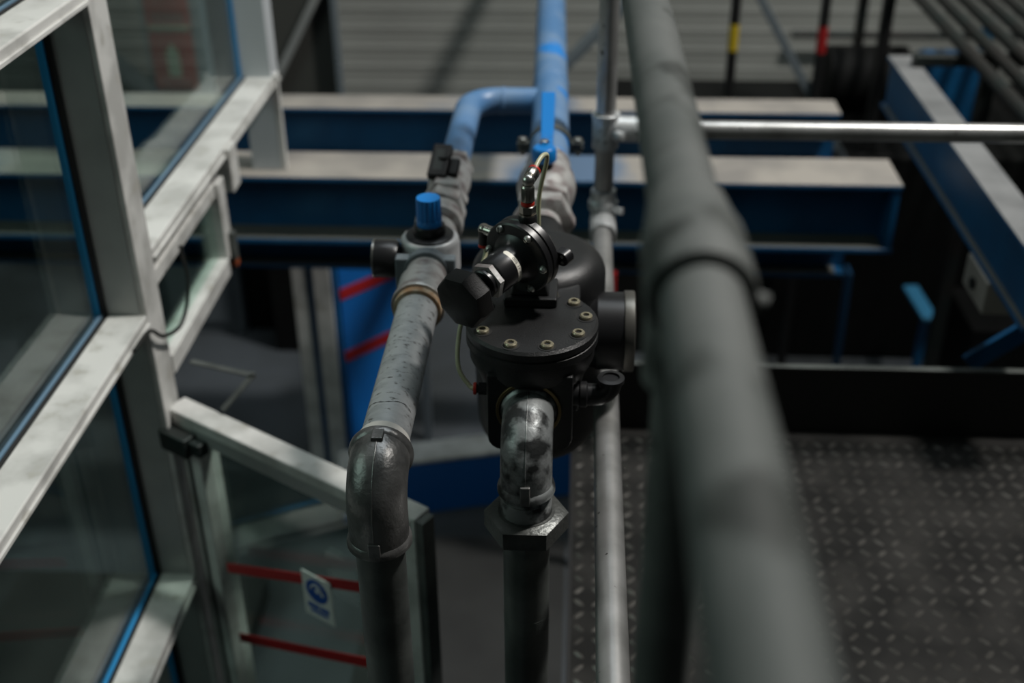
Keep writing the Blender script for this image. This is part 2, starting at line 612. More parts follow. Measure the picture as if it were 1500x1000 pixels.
b.cyl((RX, 2.281, CAM_H - .852), (1.9, 2.281, CAM_H - .852), 0.0190, seg=36)
b.build('cross_rail', 'galv_bright', g)
# clamp fittings
b = MB()
zt = CAM_H - .324
b.lathe([(0.0245, 0.075), (0.0262, 0.068), (0.030, 0.03), (0.0328, 0.012), (0.0328, -0.052), (0.0312, -0.056), (0.0245, -0.056)],
        (HX, 0.652, zt), (0, 1, 0), 44)
b.lathe([(0.0208, -0.085), (0.0285, -0.085), (0.0285, -0.02), (0.024, 0.0)], (HX, 0.648, zt), (0, 0, 1), 36)
f1 = b.build('clamp_fitting', 'galv_rail', g)
b = MB()
b.cyl((HX + .026, 0.622, zt - 0.012), (HX + .0405, 0.619, zt - 0.016), 0.0075, seg=20)
b.build('set_screw', 'galv_rail', f1)
b = MB()
zc = CAM_H - .852
b.cyl((RX, 2.281, zc - .040), (RX, 2.281, zc + .030), 0.0265, seg=36)
b.cyl((RX + .015, 2.281, zc), (RX + .074, 2.281, zc), 0.0265, seg=36)
b.ring((RX, 2.281, zc + .024), (RX, 2.281, zc + .033), 0.0285, 0.019)
f2 = b.build('clamp_fitting', 'galv', g, 0.002)
b = MB()
b.cyl((RX + .02, 2.262, zc - .002), (RX + .032, 2.244, zc - .004), 0.009, seg=20)
b.cyl((RX + .032, 2.244, zc - .004), (RX + .034, 2.240, zc - .004), 0.0055, seg=6)
b.build('set_screw', 'galv', f2)
b = MB()
zm = CAM_H - 1.05
b.lathe([(0.0195, -0.045), (0.0262, -0.045), (0.0262, 0.02), (0.031, 0.024), (0.031, 0.04), (0.0265, 0.046), (0.0265, 0.066), (0.0195, 0.068)], (RX, 2.281, zm), (0, 0, 1), 40)
b.lathe([(0.0205, -0.085), (0.0275, -0.085), (0.0275, -0.01)], (RX, 2.281, zm), (0, 1, 0), 36)
f3 = b.build('clamp_fitting', 'galv', g, 0.0015)
b = MB()
b.cyl((RX + .022, 2.262, zm + .03), (RX + .040, 2.252, zm + .03), 0.0075, seg=16)
b.build('set_screw', 'galv', f3)

# ------------------------------------------------------------------ left galvanised pipe
LX, LH, LR = -0.235, 0.872, 0.0312
LZ = CAM_H - LH
VY = 1.137                       # y of the vertical leg
t = thing('steel_pipe', (LX, VY, FZ), 'long scratched galvanised pipe at left turning down through a threaded elbow', 'pipe')
b = MB()
b.cyl((LX, 1.185, LZ), (LX, 1.655, LZ), LR, seg=56)
b.build('horizontal_pipe', 'galv', t)
b = MB()
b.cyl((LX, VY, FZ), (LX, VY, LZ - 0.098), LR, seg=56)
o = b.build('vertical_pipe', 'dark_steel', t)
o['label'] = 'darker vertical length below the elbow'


def elbow(parent, cx, vy, hz, rad, bend, h_end, v_end, bead, m, name='elbow'):
    """90 degree fitting: mouth along +Y at height hz, mouth downwards at y = vy"""
    c = Vector((cx, vy + bend, hz - bend))
    pts = [(cx, h_end, hz)] + arc(c, (0, 0, 1), (0, -1, 0), 0, 90, 18, bend) + [(cx, vy, v_end)]
    mb = MB()
    mb.sweep(pts, rad, 56)
    # rolled beads on both mouths
    for (p, d) in (((cx, h_end, hz), (0, 1, 0)), ((cx, vy, v_end), (0, 0, -1))):
        mb.lathe([(rad * .99, -0.013), (bead - .001, -0.010), (bead, -0.006), (bead, -0.001), (bead - .002, 0.001), (rad * .82, 0.001)], p, d, 56)
    e = mb.build(name, m, parent)
    # cast seam and the two raised pads
    mb = MB()
    sp = [(cx, h_end - 0.01, hz + rad - .0002)] + arc(c, (0, 0, 1), (0, -1, 0), 0, 90, 18, bend + rad - .0002) + [(cx, vy - rad + .0002, v_end + 0.012)]
    mb.sweep(sp, 0.0010, 8)
    mb.build('cast_seam', m, e)
    return e, c


e, _ = elbow(t, LX, VY, LZ, 0.0375, 0.046, 1.193, LZ - 0.096, 0.0408, 'malleable')
for (x0, x1, y0, y1, z0, z1) in ((LX - .0075, LX + .0075, 1.166, 1.193, LZ + .030, LZ + .0402),
                                 (LX - .0075, LX + .0075, VY - .0405, VY - .030, LZ - .096, LZ - .070)):
    b = MB()
    b.box(x0, x1, y0, y1, z0, z1)
    b.build('cast_pad', 'malleable', e, 0.0015)
b = MB()
b.lathe([(LR, 0.0), (LR + .0034, 0.0), (LR + .0030, 0.019), (LR, 0.023)], (LX, 1.193, LZ), (0, 1, 0), 48)
b.build('sealing_tape', 'ptfe', t)
# a few scratch bands and scribed marks around the pipe
for yy, wd, a0, a1 in ((1.262, .0022, 25, 150), (1.415, .0011, 30, 120), (1.335, .0007, 40, 100), (1.375, .0006, 60, 140)):
    b = MB()
    pts = []
    n = 24
    for rr in (0, 1):
        pts.append([b.v((LX + math.cos(R(a0 + (a1 - a0) * i / n)) * (LR + .0002), yy + (rr - .5) * wd * (0.6 + 0.4 * math.sin(i * 1.7)) + .003 * math.sin(i * .35), LZ + math.sin(R(a0 + (a1 - a0) * i / n)) * (LR + .0002))) for i in range(n + 1)])
    for i in range(n):
        b.face([pts[0][i], pts[0][i + 1], pts[1][i + 1], pts[1][i]])
    b.build('wrench_mark', 'ink', t)
# coupling into the regulator
b = MB()
b.lathe([(LR, 0.0), (LR + .0055, 0.0), (LR + .0055, 0.013), (LR, 0.014)], (LX, 1.550, LZ), (0, 1, 0), 48)
b.build('thread_sealant', 'hemp', t)
b = MB()
b.lathe([(LR + .003, 0.0), (.0405, 0.0), (.0415, 0.003), (.0415, 0.009), (.0385, 0.013), (.0375, 0.05), (.0385, 0.056), (.0385, 0.066), (.034, 0.07), (.032, .112)], (LX, 1.564, LZ), (0, 1, 0), 56)
b.build('coupling', 'silver', t)

# ------------------------------------------------------------------ filter regulator with the blue knob
RY = 1.735
t = thing('pressure_regulator', (LX, RY, LZ - 0.08), 'small grey line regulator with a ribbed bright blue knob on the left pipe', 'regulator')
b = MB()
RZ = LZ - .011
b.lathe([(0, 0.050), (.036, 0.050), (.043, 0.050), (.0465, 0.046), (.0475, 0.040), (.0475, 0.012), (.046, -.02), (.040, -.06), (.034, -.075), (0, -.075)], (LX, RY, RZ), (0, 0, 1), 56)
b.box(LX - .044, LX + .044, RY - .045, RY + .045, LZ - .04, LZ + .010)
b.build('body', 'alu_cast', t, 0.002)
b = MB()
b.box(LX - .050, LX + .046, RY - .0615, RY - .040, LZ - .040, LZ + .026)
b.lathe([(0, -.02), (.036, -.02), (.036, 0), (0, 0)], (LX, RY - .044, LZ + .004), (0, 1, 0), 40)
b.build('mounting_block', 'brace', t, 0.003)
b = MB()
b.lathe([(0.02, 0.050), (.039, 0.050), (.039, 0.0530), (.036, .0545), (0.0, .0545)], (LX, RY, RZ), (0, 0, 1), 56)
b.build('bonnet_ring', 'black_gloss', t)
b = MB()
b.lathe([(.0, .052), (.025, 0.052), (.0262, .056), (.0262, .066), (.024, .070), (0, .070)], (LX, RY, RZ), (0, 0, 1), 48)
b.build('knob_collar', 'black_gloss', t)
b = MB()                            # knob with fluted side
n = 80
prof = [(0.0205, .066), (0.0205, .078), (0.0203, .080), (.0200, .112), (.0188, .1165), (0.0, .1175)]
rings = []
for r, z in prof:
    if r == 0:
        rings.append([b.v((LX, RY, RZ + z))])
        continue
    ring = []
    for k in range(n):
        fl = 0.0017 if (k % 5 in (0, 1) and .079 < z < .113) else 0.0
        a_ = 2 * PI * k / n
        ring.append(b.v((LX + (r - fl) * math.cos(a_), RY + (r - fl) * math.sin(a_), RZ + z)))
    rings.append(ring)
for A, B in zip(rings, rings[1:]):
    for k in range(n):
        k2 = (k + 1) % n
        if len(B) == 1:
            b.face([A[k], A[k2], B[0]])
        else:
            b.face([A[k], A[k2], B[k2], B[k]])
o = b.build('adjusting_knob', 'blue_knob', t, angle=28)
o['label'] = 'bright blue ribbed knob'
b = MB()
GY = RY - .025
b.lathe([(0, -.042), (.0300, -.042), (.0307, -.040), (.0307, -.010), (.028, -.003), (.010, 0), (.007, 0), (.007, .012)], (LX - .046, GY, LZ + .008), (1, 0, 0), 48)
gg = b.build('pressure_gauge', 'black_gloss', t)
b = MB()
b.ring((LX - .0895, GY, LZ + .008), (LX - .0870, GY, LZ + .008), 0.0314, 0.027)
b.build('gauge_bezel', 'steel', gg)
b = MB()
b.cyl((LX - .0885, GY, LZ + .008), (LX - .0880, GY, LZ + .008), 0.0275)
b.build('dial', 'label', gg)

# ------------------------------------------------------------------ left ball valve, union and blue branch
t = thing('ball_valve', (LX, 1.95, LZ - 0.04), 'silver ball valve with a short black lever, behind the blue knob', 'valve')
b = MB()
b.cyl((LX, RY + .04, LZ), (LX, 2.17, LZ), 0.026, seg=40)
b.lathe([(0.026, 0), (.037, 0.0), (.0385, .004), (.0385, .022), (.034, .028), (.034, .042), (.030, .046)], (LX, 1.785, LZ), (0, 1, 0), 48)
b.lathe([(0.028, 0), (.040, 0.004), (.042, .012), (.042, .030), (.036, .036), (.036, .05), (.030, .052)], (LX, 1.845, LZ), (0, 1, 0), 48)
b.lathe([(0.028, 0), (.034, 0.002), (.0375, .03), (.0395, .06), (.0375, .09), (.034, .115), (.03, .12)], (LX, 1.985, LZ), (0, 1, 0), 48)
b.build('body', 'silver', t)
b = MB()
b.hexnut((LX, 1.905, LZ), (LX, 1.945, LZ), 0.0415, start=.3)
b.build('union_nut', 'silver', t)
b = MB()
b.hexnut((LX, 1.955, LZ), (LX, 1.985, LZ), 0.040, start=.1)
b.build('hexagon_end', 'silver', t)
b = MB()
b.hexnut((LX, 2.10, LZ), (LX, 2.128, LZ), 0.0385, start=.2)
b.build('hexagon_end', 'silver', t)
b = MB()
b.cyl((LX - .004, 2.020, LZ + .03), (LX - .006, 2.020, LZ + .062), 0.011)
b.build('stem', 'black_matt', t)
b = MB()
HV = Matrix.Translation((LX - .006, 2.022, LZ + .055)) @ Matrix.Rotation(R(-8), 4, 'Z') @ Matrix.Rotation(R(30), 4, 'X')
b.f = HV
b.box(-.024, .012, -.044, .030, -.009, .008)
b.box(.012, .030, -.034, .004, -.012, .002)
ob = b.build('lever', 'black_matt', t, 0.004)
b = MB(HV)
b.box(-.015, .001, -.030, .016, .0079, .0084)
b.build('worn_stripe', 'rack', ob)

BZ, BX = CAM_H - .87, -0.055
t = thing('blue_pipe', (BX, 2.6, BZ - .04), 'wide blue painted air pipe running straight back, with a narrower elbowed branch', 'pipe')
b = MB()
b.sweep([(-0.0525, 2.100, BZ), (-0.055, 2.32, BZ), (-0.061, 2.577, BZ), (-0.086, 3.6, BZ), (-.135, 5.99, BZ)], 0.0385, 48)
b.build('main_pipe', 'blue_pipe', t)
b = MB()
BY = 2.50
bend = .065
c = Vector((LX + bend, BY - bend, LZ))
pts = [(LX, 2.135, LZ), (LX, 2.25, LZ)] + arc(c, (-1, 0, 0), (0, 1, 0), 0, 90, 14, bend) + [(-.062, BY, LZ)]
b.sweep(pts, 0.0285, 40)
b.build('branch_pipe', 'blue_pipe', t)
b = MB()
b.lathe([(.0285, 0), (.0305, .002), (.0305, .006), (.0285, .008)], (LX + bend + .004, BY, LZ), (1, 0, 0), 40)
b.build('weld_bead', 'blue_pipe', t)
b = MB()
b.lathe([(.0385, 0), (.0405, .003), (.0405, .008), (.0385, .012)], (-.061, 2.585, BZ), (-.02, 1, 0), 48)
b.build('weld_bead', 'blue_pipe', t)

t = thing('pipe_clamp', (-.053, 2.22, BZ - .045), 'black two-bolt band clamp around the wide blue pipe', 'clamp')
b = MB()
CYc = 2.235
b.ring((-.053, CYc - .011, BZ), (-.053, CYc + .011, BZ), 0.0425, 0.0388, 48)
for s in (-1, 1):
    b.box(-.053 + s * .040 if s > 0 else -.053 - .066, -.053 + .066 if s > 0 else -.053 - .040, CYc - .010, CYc + .010, BZ + .002, BZ + .007)
    b.box(-.053 + s * .040 if s > 0 else -.053 - .066, -.053 + .066 if s > 0 else -.053 - .040, CYc - .010, CYc + .010, BZ - .007, BZ - .002)
b.build('band', 'dark_steel', t, .001)
for s in (-1, 1):
    b = MB()
    b.cyl((-.053 + s * .055, CYc, BZ - .022), (-.053 + s * .055, CYc, BZ + .014), 0.004, seg=14)
    b.hexnut((-.053 + s * .055, CYc, BZ + .007), (-.053 + s * .055, CYc, BZ + .015), 0.0095)
    b.hexnut((-.053 + s * .055, CYc, BZ - .015), (-.053 + s * .055, CYc, BZ - .007), 0.0095)
    b.build('clamp_bolt', 'steel', t)

VX = -.054
t = thing('ball_valve', (VX, 2.03, BZ - .06), 'large silver ball valve with a bright blue lever, behind the black valve block', 'valve')
b = MB()
b.lathe([(.030, 0), (.038, 0.0), (.040, .01), (.046, .035), (.0525, .065), (.0545, .09), (.0525, .115), (.046, .14), (.043, .165), (.043, .19), (.03, .192)], (VX, 1.930, BZ), (0, 1, 0), 56)
b.build('body', 'silver', t)
b = MB()
b.hexnut((VX, 1.920, BZ), (VX, 1.960, BZ), 0.050, start=.35)
b.build('hexagon_end', 'silver', t)
b = MB()
b.hexnut((VX, 1.860, BZ), (VX, 1.900, BZ), 0.0545, start=.05)
b.build('union_nut', 'silver', t)
b = MB()
b.lathe([(.031, 0), (.031, .04), (.0335, .042), (.0335, .062), (.034, .064), (.034, .10)], (VX, 1.835, BZ), (0, 1, 0), 48)
b.build('threaded_nipple', 'silver', t)
b = MB()
b.cyl((VX - .004, 1.998, BZ + .045), (VX - .004, 1.998, BZ + .068), 0.0165)
b.build('stem', 'black_gloss', t)
b = MB()
b.lathe([(0, 0), (.0215, 0), (.0225, .003), (.0225, .020), (.019, .027), (0, .027)], (VX - .004, 1.998, BZ + .062), (0, 0, 1), 40)
b.hexa([(VX - .018, 1.998, BZ + .066), (VX + .012, 1.998, BZ + .066), (VX - .013, 2.068, BZ + .070), (VX + .011, 2.068, BZ + .070),
        (VX - .018, 1.998, BZ + .086), (VX + .012, 1.998, BZ + .086), (VX - .013, 2.068, BZ + .082), (VX + .011, 2.068, BZ + .082)])
b.hexa([(VX - .013, 2.068, BZ + .070), (VX + .011, 2.068, BZ + .070), (VX - .017, 2.228, BZ + .105), (VX + .011, 2.228, BZ + .105),
        (VX - .013, 2.068, BZ + .082), (VX + .011, 2.068, BZ + .082), (VX - .017, 2.228, BZ + .113), (VX + .011, 2.228, BZ + .113)])
o = b.build('lever', 'blue_knob', t, .003)
o['label'] = 'bright blue lever and cap'
b = MB()
b.hexnut((VX - .004, 2.013, BZ + .086), (VX - .004, 2.013, BZ + .096), 0.0085)
b.build('lever_nut', 'steel', t)

# ------------------------------------------------------------------ black valve block with filter bowl
t = thing('intake_valve', (-.05, 1.5, .35), 'black cast valve block with bolted round lid and rounded bowl, centre of the photo', 'valve block')
TX, TY, TR = -.055, 1.645, .104
LIDX, LIDY, LIDZ, LIDR = -.0560, 1.407, CAM_H - .80, .0905
b = MB()
zt, zb = CAM_H - .812, CAM_H - 1.175
prof = [(0, zt + .004)]
for i in range(0, 9):
    a_ = R(90 - i * 11.25)
    prof.append((TR - .038 + .038 * math.cos(a_), zt - .038 + .038 * math.sin(a_)))
prof += [(TR, zt - .15), (TR - .003, zb + .10)]
for i in range(0, 9):
    a_ = R(-i * 11.25)
    prof.append((TR - .003 - .075 + .075 * math.cos(a_), zb + .075 + .075 * math.sin(a_)))
prof.append((0, zb - .006))
b.lathe(prof, (TX, TY, 0), (0, 0, 1), 72)
b.build('bowl', 'black', t, angle=50)
b = MB()                       # shoulder joining bowl and lid
b.lathe([(0, LIDZ - .028), (.080, LIDZ - .028), (.086, LIDZ - .024), (.086, LIDZ - .05), (.074, LIDZ - .075), (.068, LIDZ - .10), (0, LIDZ - .10)], (LIDX, LIDY, 0), (0, 0, 1), 64)
b.box(LIDX - .062, LIDX + .066, LIDY, TY - .02, LIDZ - .15, LIDZ - .030)
b.build('neck', 'black', t, .004)
b = MB()
b.lathe([(0, 0), (LIDR - .004, 0), (LIDR, -.0035), (LIDR, -.0125), (LIDR - .002, -.0135), (LIDR - .002, -.0155), (LIDR, -.0165), (LIDR, -.027), (LIDR - .006, -.031), (0, -.031)], (LIDX, LIDY, LIDZ), (0, 0, 1), 80)
lid = b.build('lid', 'black', t, angle=30)
for a_ in (-151, -110, -72, -31, 6, 40, 152, 110, 70):
    a_ = R(a_)
    bx, by = LIDX + math.cos(a_) * .0740, LIDY + math.sin(a_) * .0740
    b = MB()
    b.lathe([(.0, .0004), (.0126, .0004), (.0126, 0), (0, 0.0)], (bx, by, LIDZ + .0002), (0, 0, 1), 28)
    sp = b.build('spot_face', 'hole', lid)
    b = MB()
    b.lathe([(.0045, .0022), (.0045, .0052), (.0072, .0052), (.0086, .0038), (.0086, .0), ], (bx, by, LIDZ + .0004), (0, 0, 1), 32)
    b.lathe([(0, .0022), (.0047, .0022)], (bx, by, LIDZ + .0004), (0, 0, 1), 6)
    bo = b.build('socket_bolt', 'bolt', lid)
    b = MB()
    b.lathe([(0, .0028), (.0046, .0028), (.0046, .0023)], (bx, by, LIDZ + .0004), (0, 0, 1), 6)
    b.build('hexagon_socket', 'hole', bo)
# casting block with port
b = MB()
PY = LIDY - .074
x0, x1 = LIDX - .058, LIDX + .058
zt, zb = LIDZ - .045, LIDZ - .166
pr = []
rc = .02
for (cx, cz, a0) in ((x1 - .003, zt - .003, 0), (x0 + .003, zt - .003, 90), (x0 + rc, zb + rc, 180), (x1 - rc, zb + rc, 270)):
    rr = .003 if a0 < 180 else rc
    for i in range(5):
        a_ = R(a0 + i * 22.5)
        pr.append((cx + rr * math.cos(a_), cz + rr * math.sin(a_)))
b.f = Matrix(((1, 0, 0, 0), (0, 0, 1, 0), (0, 1, 0, 0), (0, 0, 0, 1)))
b.prism(pr, PY, PY + .13)
b.f = Matrix.Identity(4)
b.build('port_block', 'black', t, .003)
PZ = CAM_H - .898
PX = LIDX - .0015
b = MB()
b.ring((PX, PY - .004, PZ), (PX, PY + .002, PZ), 0.0445, 0.040, 56)
b.build('port_ring', 'brass', t, .001)
b = MB()
b.cyl((PX, PY - .0012, PZ), (PX, PY + .001, PZ), 0.0402)
b.build('port_recess', 'hole', t)
# side outlet with polished flange
b = MB()
GX, GYY, GZ = .034, 1.597, CAM_H - .925
b.lathe([(0, -.03), (.052, -.03), (.058, .0), (.0605, .003), (.0605, .043), (.059, .044), (0, .044)], (GX, GYY, GZ), (1, 0, 0), 64)
b.build('side_outlet', 'black_gloss', t)
b = MB()
b.lathe([(.050, .044), (.0625, .044), (.063, .0455), (.063, .0585), (.0615, .0600), (.052, .0600), (.050, .044)], (GX, GYY, GZ), (1, 0, 0), 64)
b.build('outlet_flange', 'steel_dark', t)
b = MB()
b.cyl((GX + .044, GYY, GZ), (GX + .050, GYY, GZ), 0.052)
b.build('outlet_mouth', 'hole', t)
# neck towards the main pipe
b = MB()
b.lathe([(.045, 0), (.041, .07), (.0385, .09), (.0385, .112), (.036, .116), (.030, .116)], (VX, 1.70, BZ), (0, 1, 0), 56)
b.build('outlet_neck', 'black', t)
# drain elbow low on the right side of the block
b = MB()
DZ = CAM_H - .895
DYY = 1.37
c = Vector((.031, DYY, DZ + .022))
pts = [(x1 - .005, DYY, DZ), (.02, DYY, DZ), (.031, DYY, DZ)] + arc(c, (0, 0, -1), (1, 0, 0), 10, 90, 8, .022) + [(.053, DYY, DZ + .026)]
b.sweep(pts, .0155, 28)
b.lathe([(.0155, -.008), (.0185, -.006), (.0185, .0), (.012, .001), (.011, -.01), (0, -.01)], (.053, DYY, DZ + .028), (0, 0, 1), 28)
b.lathe([(.0155, -.002), (.0180, 0), (.0180, .008), (.0155, .01)], (.012, DYY, DZ), (1, 0, 0), 28)
b.build('drain_elbow', 'black_gloss', t)
# side fitting receiving the pilot tube
b = MB()
FYY, FZZ = PY + .03, CAM_H - .885
b.hexnut((x0 - .014, FYY, FZZ), (x0 + .002, FYY, FZZ), .0085)
b.cyl((x0 - .018, FYY, FZZ), (x0 - .012, FYY, FZZ), .0065, seg=20)
fx = b.build('push_fitting', 'black_gloss', t)
b = MB()
b.lathe([(.004, 0), (.0082, 0), (.0088, .002), (.0088, .004), (.004, .0045)], (x0 - .0205, FYY, FZZ), (1, 0, 0), 24)
b.build('release_collar', 'red_plastic', fx)
# pedestal for the pilot regulator
b = MB()
b.box(-.0970, -.0225, 1.440, 1.506, LIDZ, LIDZ + .014)
b.hexa([(-.088, 1.448, LIDZ + .014), (-.033, 1.448, LIDZ + .014), (-.088, 1.50, LIDZ + .014), (-.033, 1.50, LIDZ + .014),
        (-.080, 1.457, LIDZ + .05), (-.045, 1.457, LIDZ + .05), (-.080, 1.495, LIDZ + .05), (-.045, 1.495, LIDZ + .05)])
b.build('pedestal', 'black', t, .003)

# ------------------------------------------------------------------ pilot regulator (octagon knob)
RO = Vector((-.0715, 1.452, CAM_H - .7235))
ang, dip = R(35.5), R(8)
d = Vector((-math.sin(ang) * math.cos(dip), -math.cos(ang) * math.cos(dip), -math.sin(dip)))
ex = Vector((math.cos(ang), -math.sin(ang), 0))
ey = d.cross(ex)
FR = Matrix((ex, ey, d)).transposed().to_4x4()
FR.translation = RO
t = thing('pilot_regulator', (RO.x, RO.y, RO.z - .055), 'black round pilot regulator with octagonal hand knob, standing on the bolted lid', 'regulator')
b = MB(FR)
b.lathe([(0, .0135), (.040, .0135), (.0515, .0125), (.0535, .0105), (.0535, .0012), (.052, .0), (0, 0)], (0, 0, 0), (0, 0, 1), 72)
b.build('front_flange', 'black_gloss', t)
b = MB(FR)
b.lathe([(0, -.001), (.052, -.001), (.0535, -.0022), (.0535, -.012), (.050, -.016), (.030, -.034), (.022, -.04), (0, -.04)], (0, 0, 0), (0, 0, 1), 72)
b.build('rear_flange', 'black_gloss', t)
b = MB(FR)
b.lathe([(.0385, .0125), (.0345, .016), (.0300, .021), (.0275, .026), (.0262, .036), (.0255, .066), (.0240, .068), (0, .068)], (0, 0, 0), (0, 0, 1), 64)
bon = b.build('bonnet', 'black_gloss', t, angle=50)
b = MB(FR)
b.hexnut((0, 0, .068), (0, 0, .0785), .0262, start=.25, ch=.08)
b.build('lock_nut', 'silver', t)
b = MB(FR)
b.lathe([(.0205, .0785), (.0205, .084), (.0190, .0855), (.0125, .0855), (.0125, .088), (0, .088)], (0, 0, 0), (0, 0, 1), 40)
b.build('stem_collar', 'black_gloss', t)
b = MB(FR)
b.cyl((0, 0, .086), (0, 0, .106), .0065, seg=24)
b.build('spindle', 'brass', t)
b = MB(FR)
b.lathe([(.0135, .092), (.0135, .108), (0, .108)], (0, 0, 0), (0, 0, 1), 32)
b.build('knob_hub', 'black_matt', t)
b = MB(FR)                      # octagonal knob with rounded rim
oc = .0395
prof = [(0, .1045), (.030, .1045), (oc - .004, .1055), (oc, .110), (oc + .0006, .128), (oc - .0025, .1345), (oc - .010, .1375), (0, .138)]
rings = []
n = 64
for r, z in prof:
    if r == 0:
        rings.append([b.v((0, 0, z))])
        continue
    ring = []
    for k in range(n):
        a_ = 2 * PI * k / n + R(22.5) + R(6)
        oct_r = math.cos(PI / 8) / math.cos(((a_ - R(6) + PI / 8) % (PI / 4)) - PI / 8)
        f_ = min(oct_r, 1.055)
        ring.append(b.v((r * f_ * math.cos(a_), r * f_ * math.sin(a_), z)))
    rings.append(ring)
for A, B in zip(rings, rings[1:]):
    for k in range(n):
        k2 = (k + 1) % n
        if len(A) == 1:
            b.face([A[0], B[k], B[k2]])
        elif len(B) == 1:
            b.face([A[k], A[k2], B[0]])
        else:
            b.face([A[k], A[k2], B[k2], B[k]])
o = b.build('hand_knob', 'black_matt', t, angle=28)
o['label'] = 'black octagonal hand knob'
for a_ in (58, 118, 178, 238, 298, -2):
    a_ = R(a_)
    b = MB(FR)
    sx, sy = .0462 * math.cos(a_), .0462 * math.sin(a_)
    b.lathe([(0, .0062), (.0028, .006), (.0050, .0038), (.0056, .0005), (.0056, 0)], (sx, sy, .0125), (0, 0, 1), 24)
    s_ = b.build('flange_screw', 'zinc', t)
    b = MB(FR @ Matrix.Translation((sx, sy, .0125)) @ Matrix.Rotation(a_ * 2.3, 4, 'Z'))
    b.box(-.0052, .0052, -.0007, .0007, .0045, .0064)
    b.build('screw_slot', 'hole', s_)
# ear on the right of the flange
b = MB(FR)
b.box(.046, .056, -.009, .012, -.030, -.014)
b.cyl((.056, .0015, -.030), (.056, .0015, -.014), .0105, seg=24)
ear = b.build('side_lug', 'black_gloss', t, .0015)
for k in (-1, 1):
    b = MB(FR)
    b.cyl((.058, .002 + k * .0048, -.0145), (.058, .002 + k * .0048, -.0132), .0026, seg=14)
    b.build('lug_screw', 'zinc', ear)
# wrapped label with its digits
b = MB(FR)


def wrap(a_deg, z, r):
    return (r * math.cos(R(a_deg)), r * math.sin(R(a_deg)), z)


n = 30
A0, A1 = 88, -38
r0, r1 = [], []
for i in range(n + 1):
    a_ = A0 + (A1 - A0) * i / n
    e_ = min(1.0, math.sqrt(max(0.0, 1 - (max(0, 2.2 - min(i, n - i)) / 2.2) ** 2)))
    r0.append(b.v(wrap(a_, .0375 - .0035 * e_, .02625 + .0002)))
    r1.append(b.v(wrap(a_, .0375 + .0035 * e_, .02605 + .0002)))
for i in range(n):
    b.face([r0[i], r0[i + 1], r1[i + 1], r1[i]])
lab = b.build('number_label', 'label', bon)
b = MB(FR)
vs, fs = text_verts('5 11 200', .0068)
nv = []
for q in vs:
    a_ = 27 - math.degrees(-q.x / .0262) 
    nv.append(b.v(wrap(a_, .0375 - q.y * 0.85, .0267)))
for f in fs:
    b.face([nv[i] for i in f])
b.build('number', 'ink', lab)
# printed mark on the top of the bonnet
b = MB(FR)
for (a0, a1, z0, z1) in ((104, 116, .044, .0445), (119, 127, .046, .050), (107, 115, .046, .050), (106, 127, .0415, .0420), (130, 136, .047, .0477)):
    b.face([b.v(wrap(a0, z0, .0261)), b.v(wrap(a1, z0, .0261)), b.v(wrap(a1, z1, .0261)), b.v(wrap(a0, z1, .0261))])
b.build('printed_mark', 'mark', bon)
# top banjo fitting
ft = FR @ Vector((.006, .050, -.012))
b = MB()
b.lathe([(.013, -.006), (.013, .006), (.0105, .010)], ft, (0, 0, 1), 28)
b.build('fitting_boss', 'black_gloss', t)
b = MB()
b.lathe([(0, .008), (.0118, .008), (.0118, .0105), (.0, .0105)], ft, (0, 0, 1), 28)
b.hexnut(ft + Vector((0, 0, .0105)), ft + Vector((0, 0, .0225)), .0115)
tf = b.build('elbow_fitting', 'nickel', t)
b = MB()
b.lathe([(.0078, .0225), (.0092, .023), (.0092, .027), (.0078, .0275)], ft, (0, 0, 1), 24)
b.build('thread_ring', 'red_plastic', tf)
b = MB()
b.lathe([(.0070, .0265), (.0094, .0285), (.0094, .047), (.0078, .050), (.0065, .051)], ft, (0, 0, 1), 28)
b.build('swivel_body', 'nickel', tf)
b = MB()
bc = ft + Vector((0.001, 0, .057))
b.lathe([(0, -.0088)] + [(.0088 * math.cos(R(q)), .0088 * math.sin(R(q))) for q in range(-75, 90, 15)] + [(0, .0088)], bc, (0, 0, 1), 28)
b.build('ball_head', 'steel', tf)
ad = Vector((.010, .030, .008)).normalized()
b = MB()
b.lathe([(.0068, .002), (.0088, .006), (.0092, .017), (.0085, .020), (.0, .020)], bc, ad, 28)
b.build('swivel_arm', 'nickel', tf)
b = MB()
b.lathe([(.004, .020), (.0082, .0200), (.0088, .0215), (.0088, .0235), (.004, .0245)], bc, ad, 28)
b.build('release_collar', 'red_plastic', tf)
# left elbow fitting
fl = FR @ Vector((-.052, .012, -.010))
lx = FR.to_3x3() @ Vector((-1, 0, 0))
b = MB()
b.cyl(fl, fl + lx * .022, .0075, seg=24)
b.lathe([(0, .0075)] + [(.0085 * math.cos(R(q)), .0085 * math.sin(R(q))) for q in range(60, -75, -15)] + [(0, -.0085)], fl + lx * .022, (0, 0, 1), 24)
lf = b.build('elbow_fitting', 'nickel', t)
ld = fl + lx * .022
b = MB()
b.cyl(ld, ld + Vector((0, 0, -.022)), .0083, seg=24)
b.build('swivel_body', 'black_gloss', lf)
b = MB()
b.lathe([(.004, 0), (.0082, 0), (.0086, .002), (.0086, .004), (.004, .005)], ld + Vector((0, 0, -.0222)), (0, 0, -1), 24)
b.build('release_collar', 'red_plastic', lf)


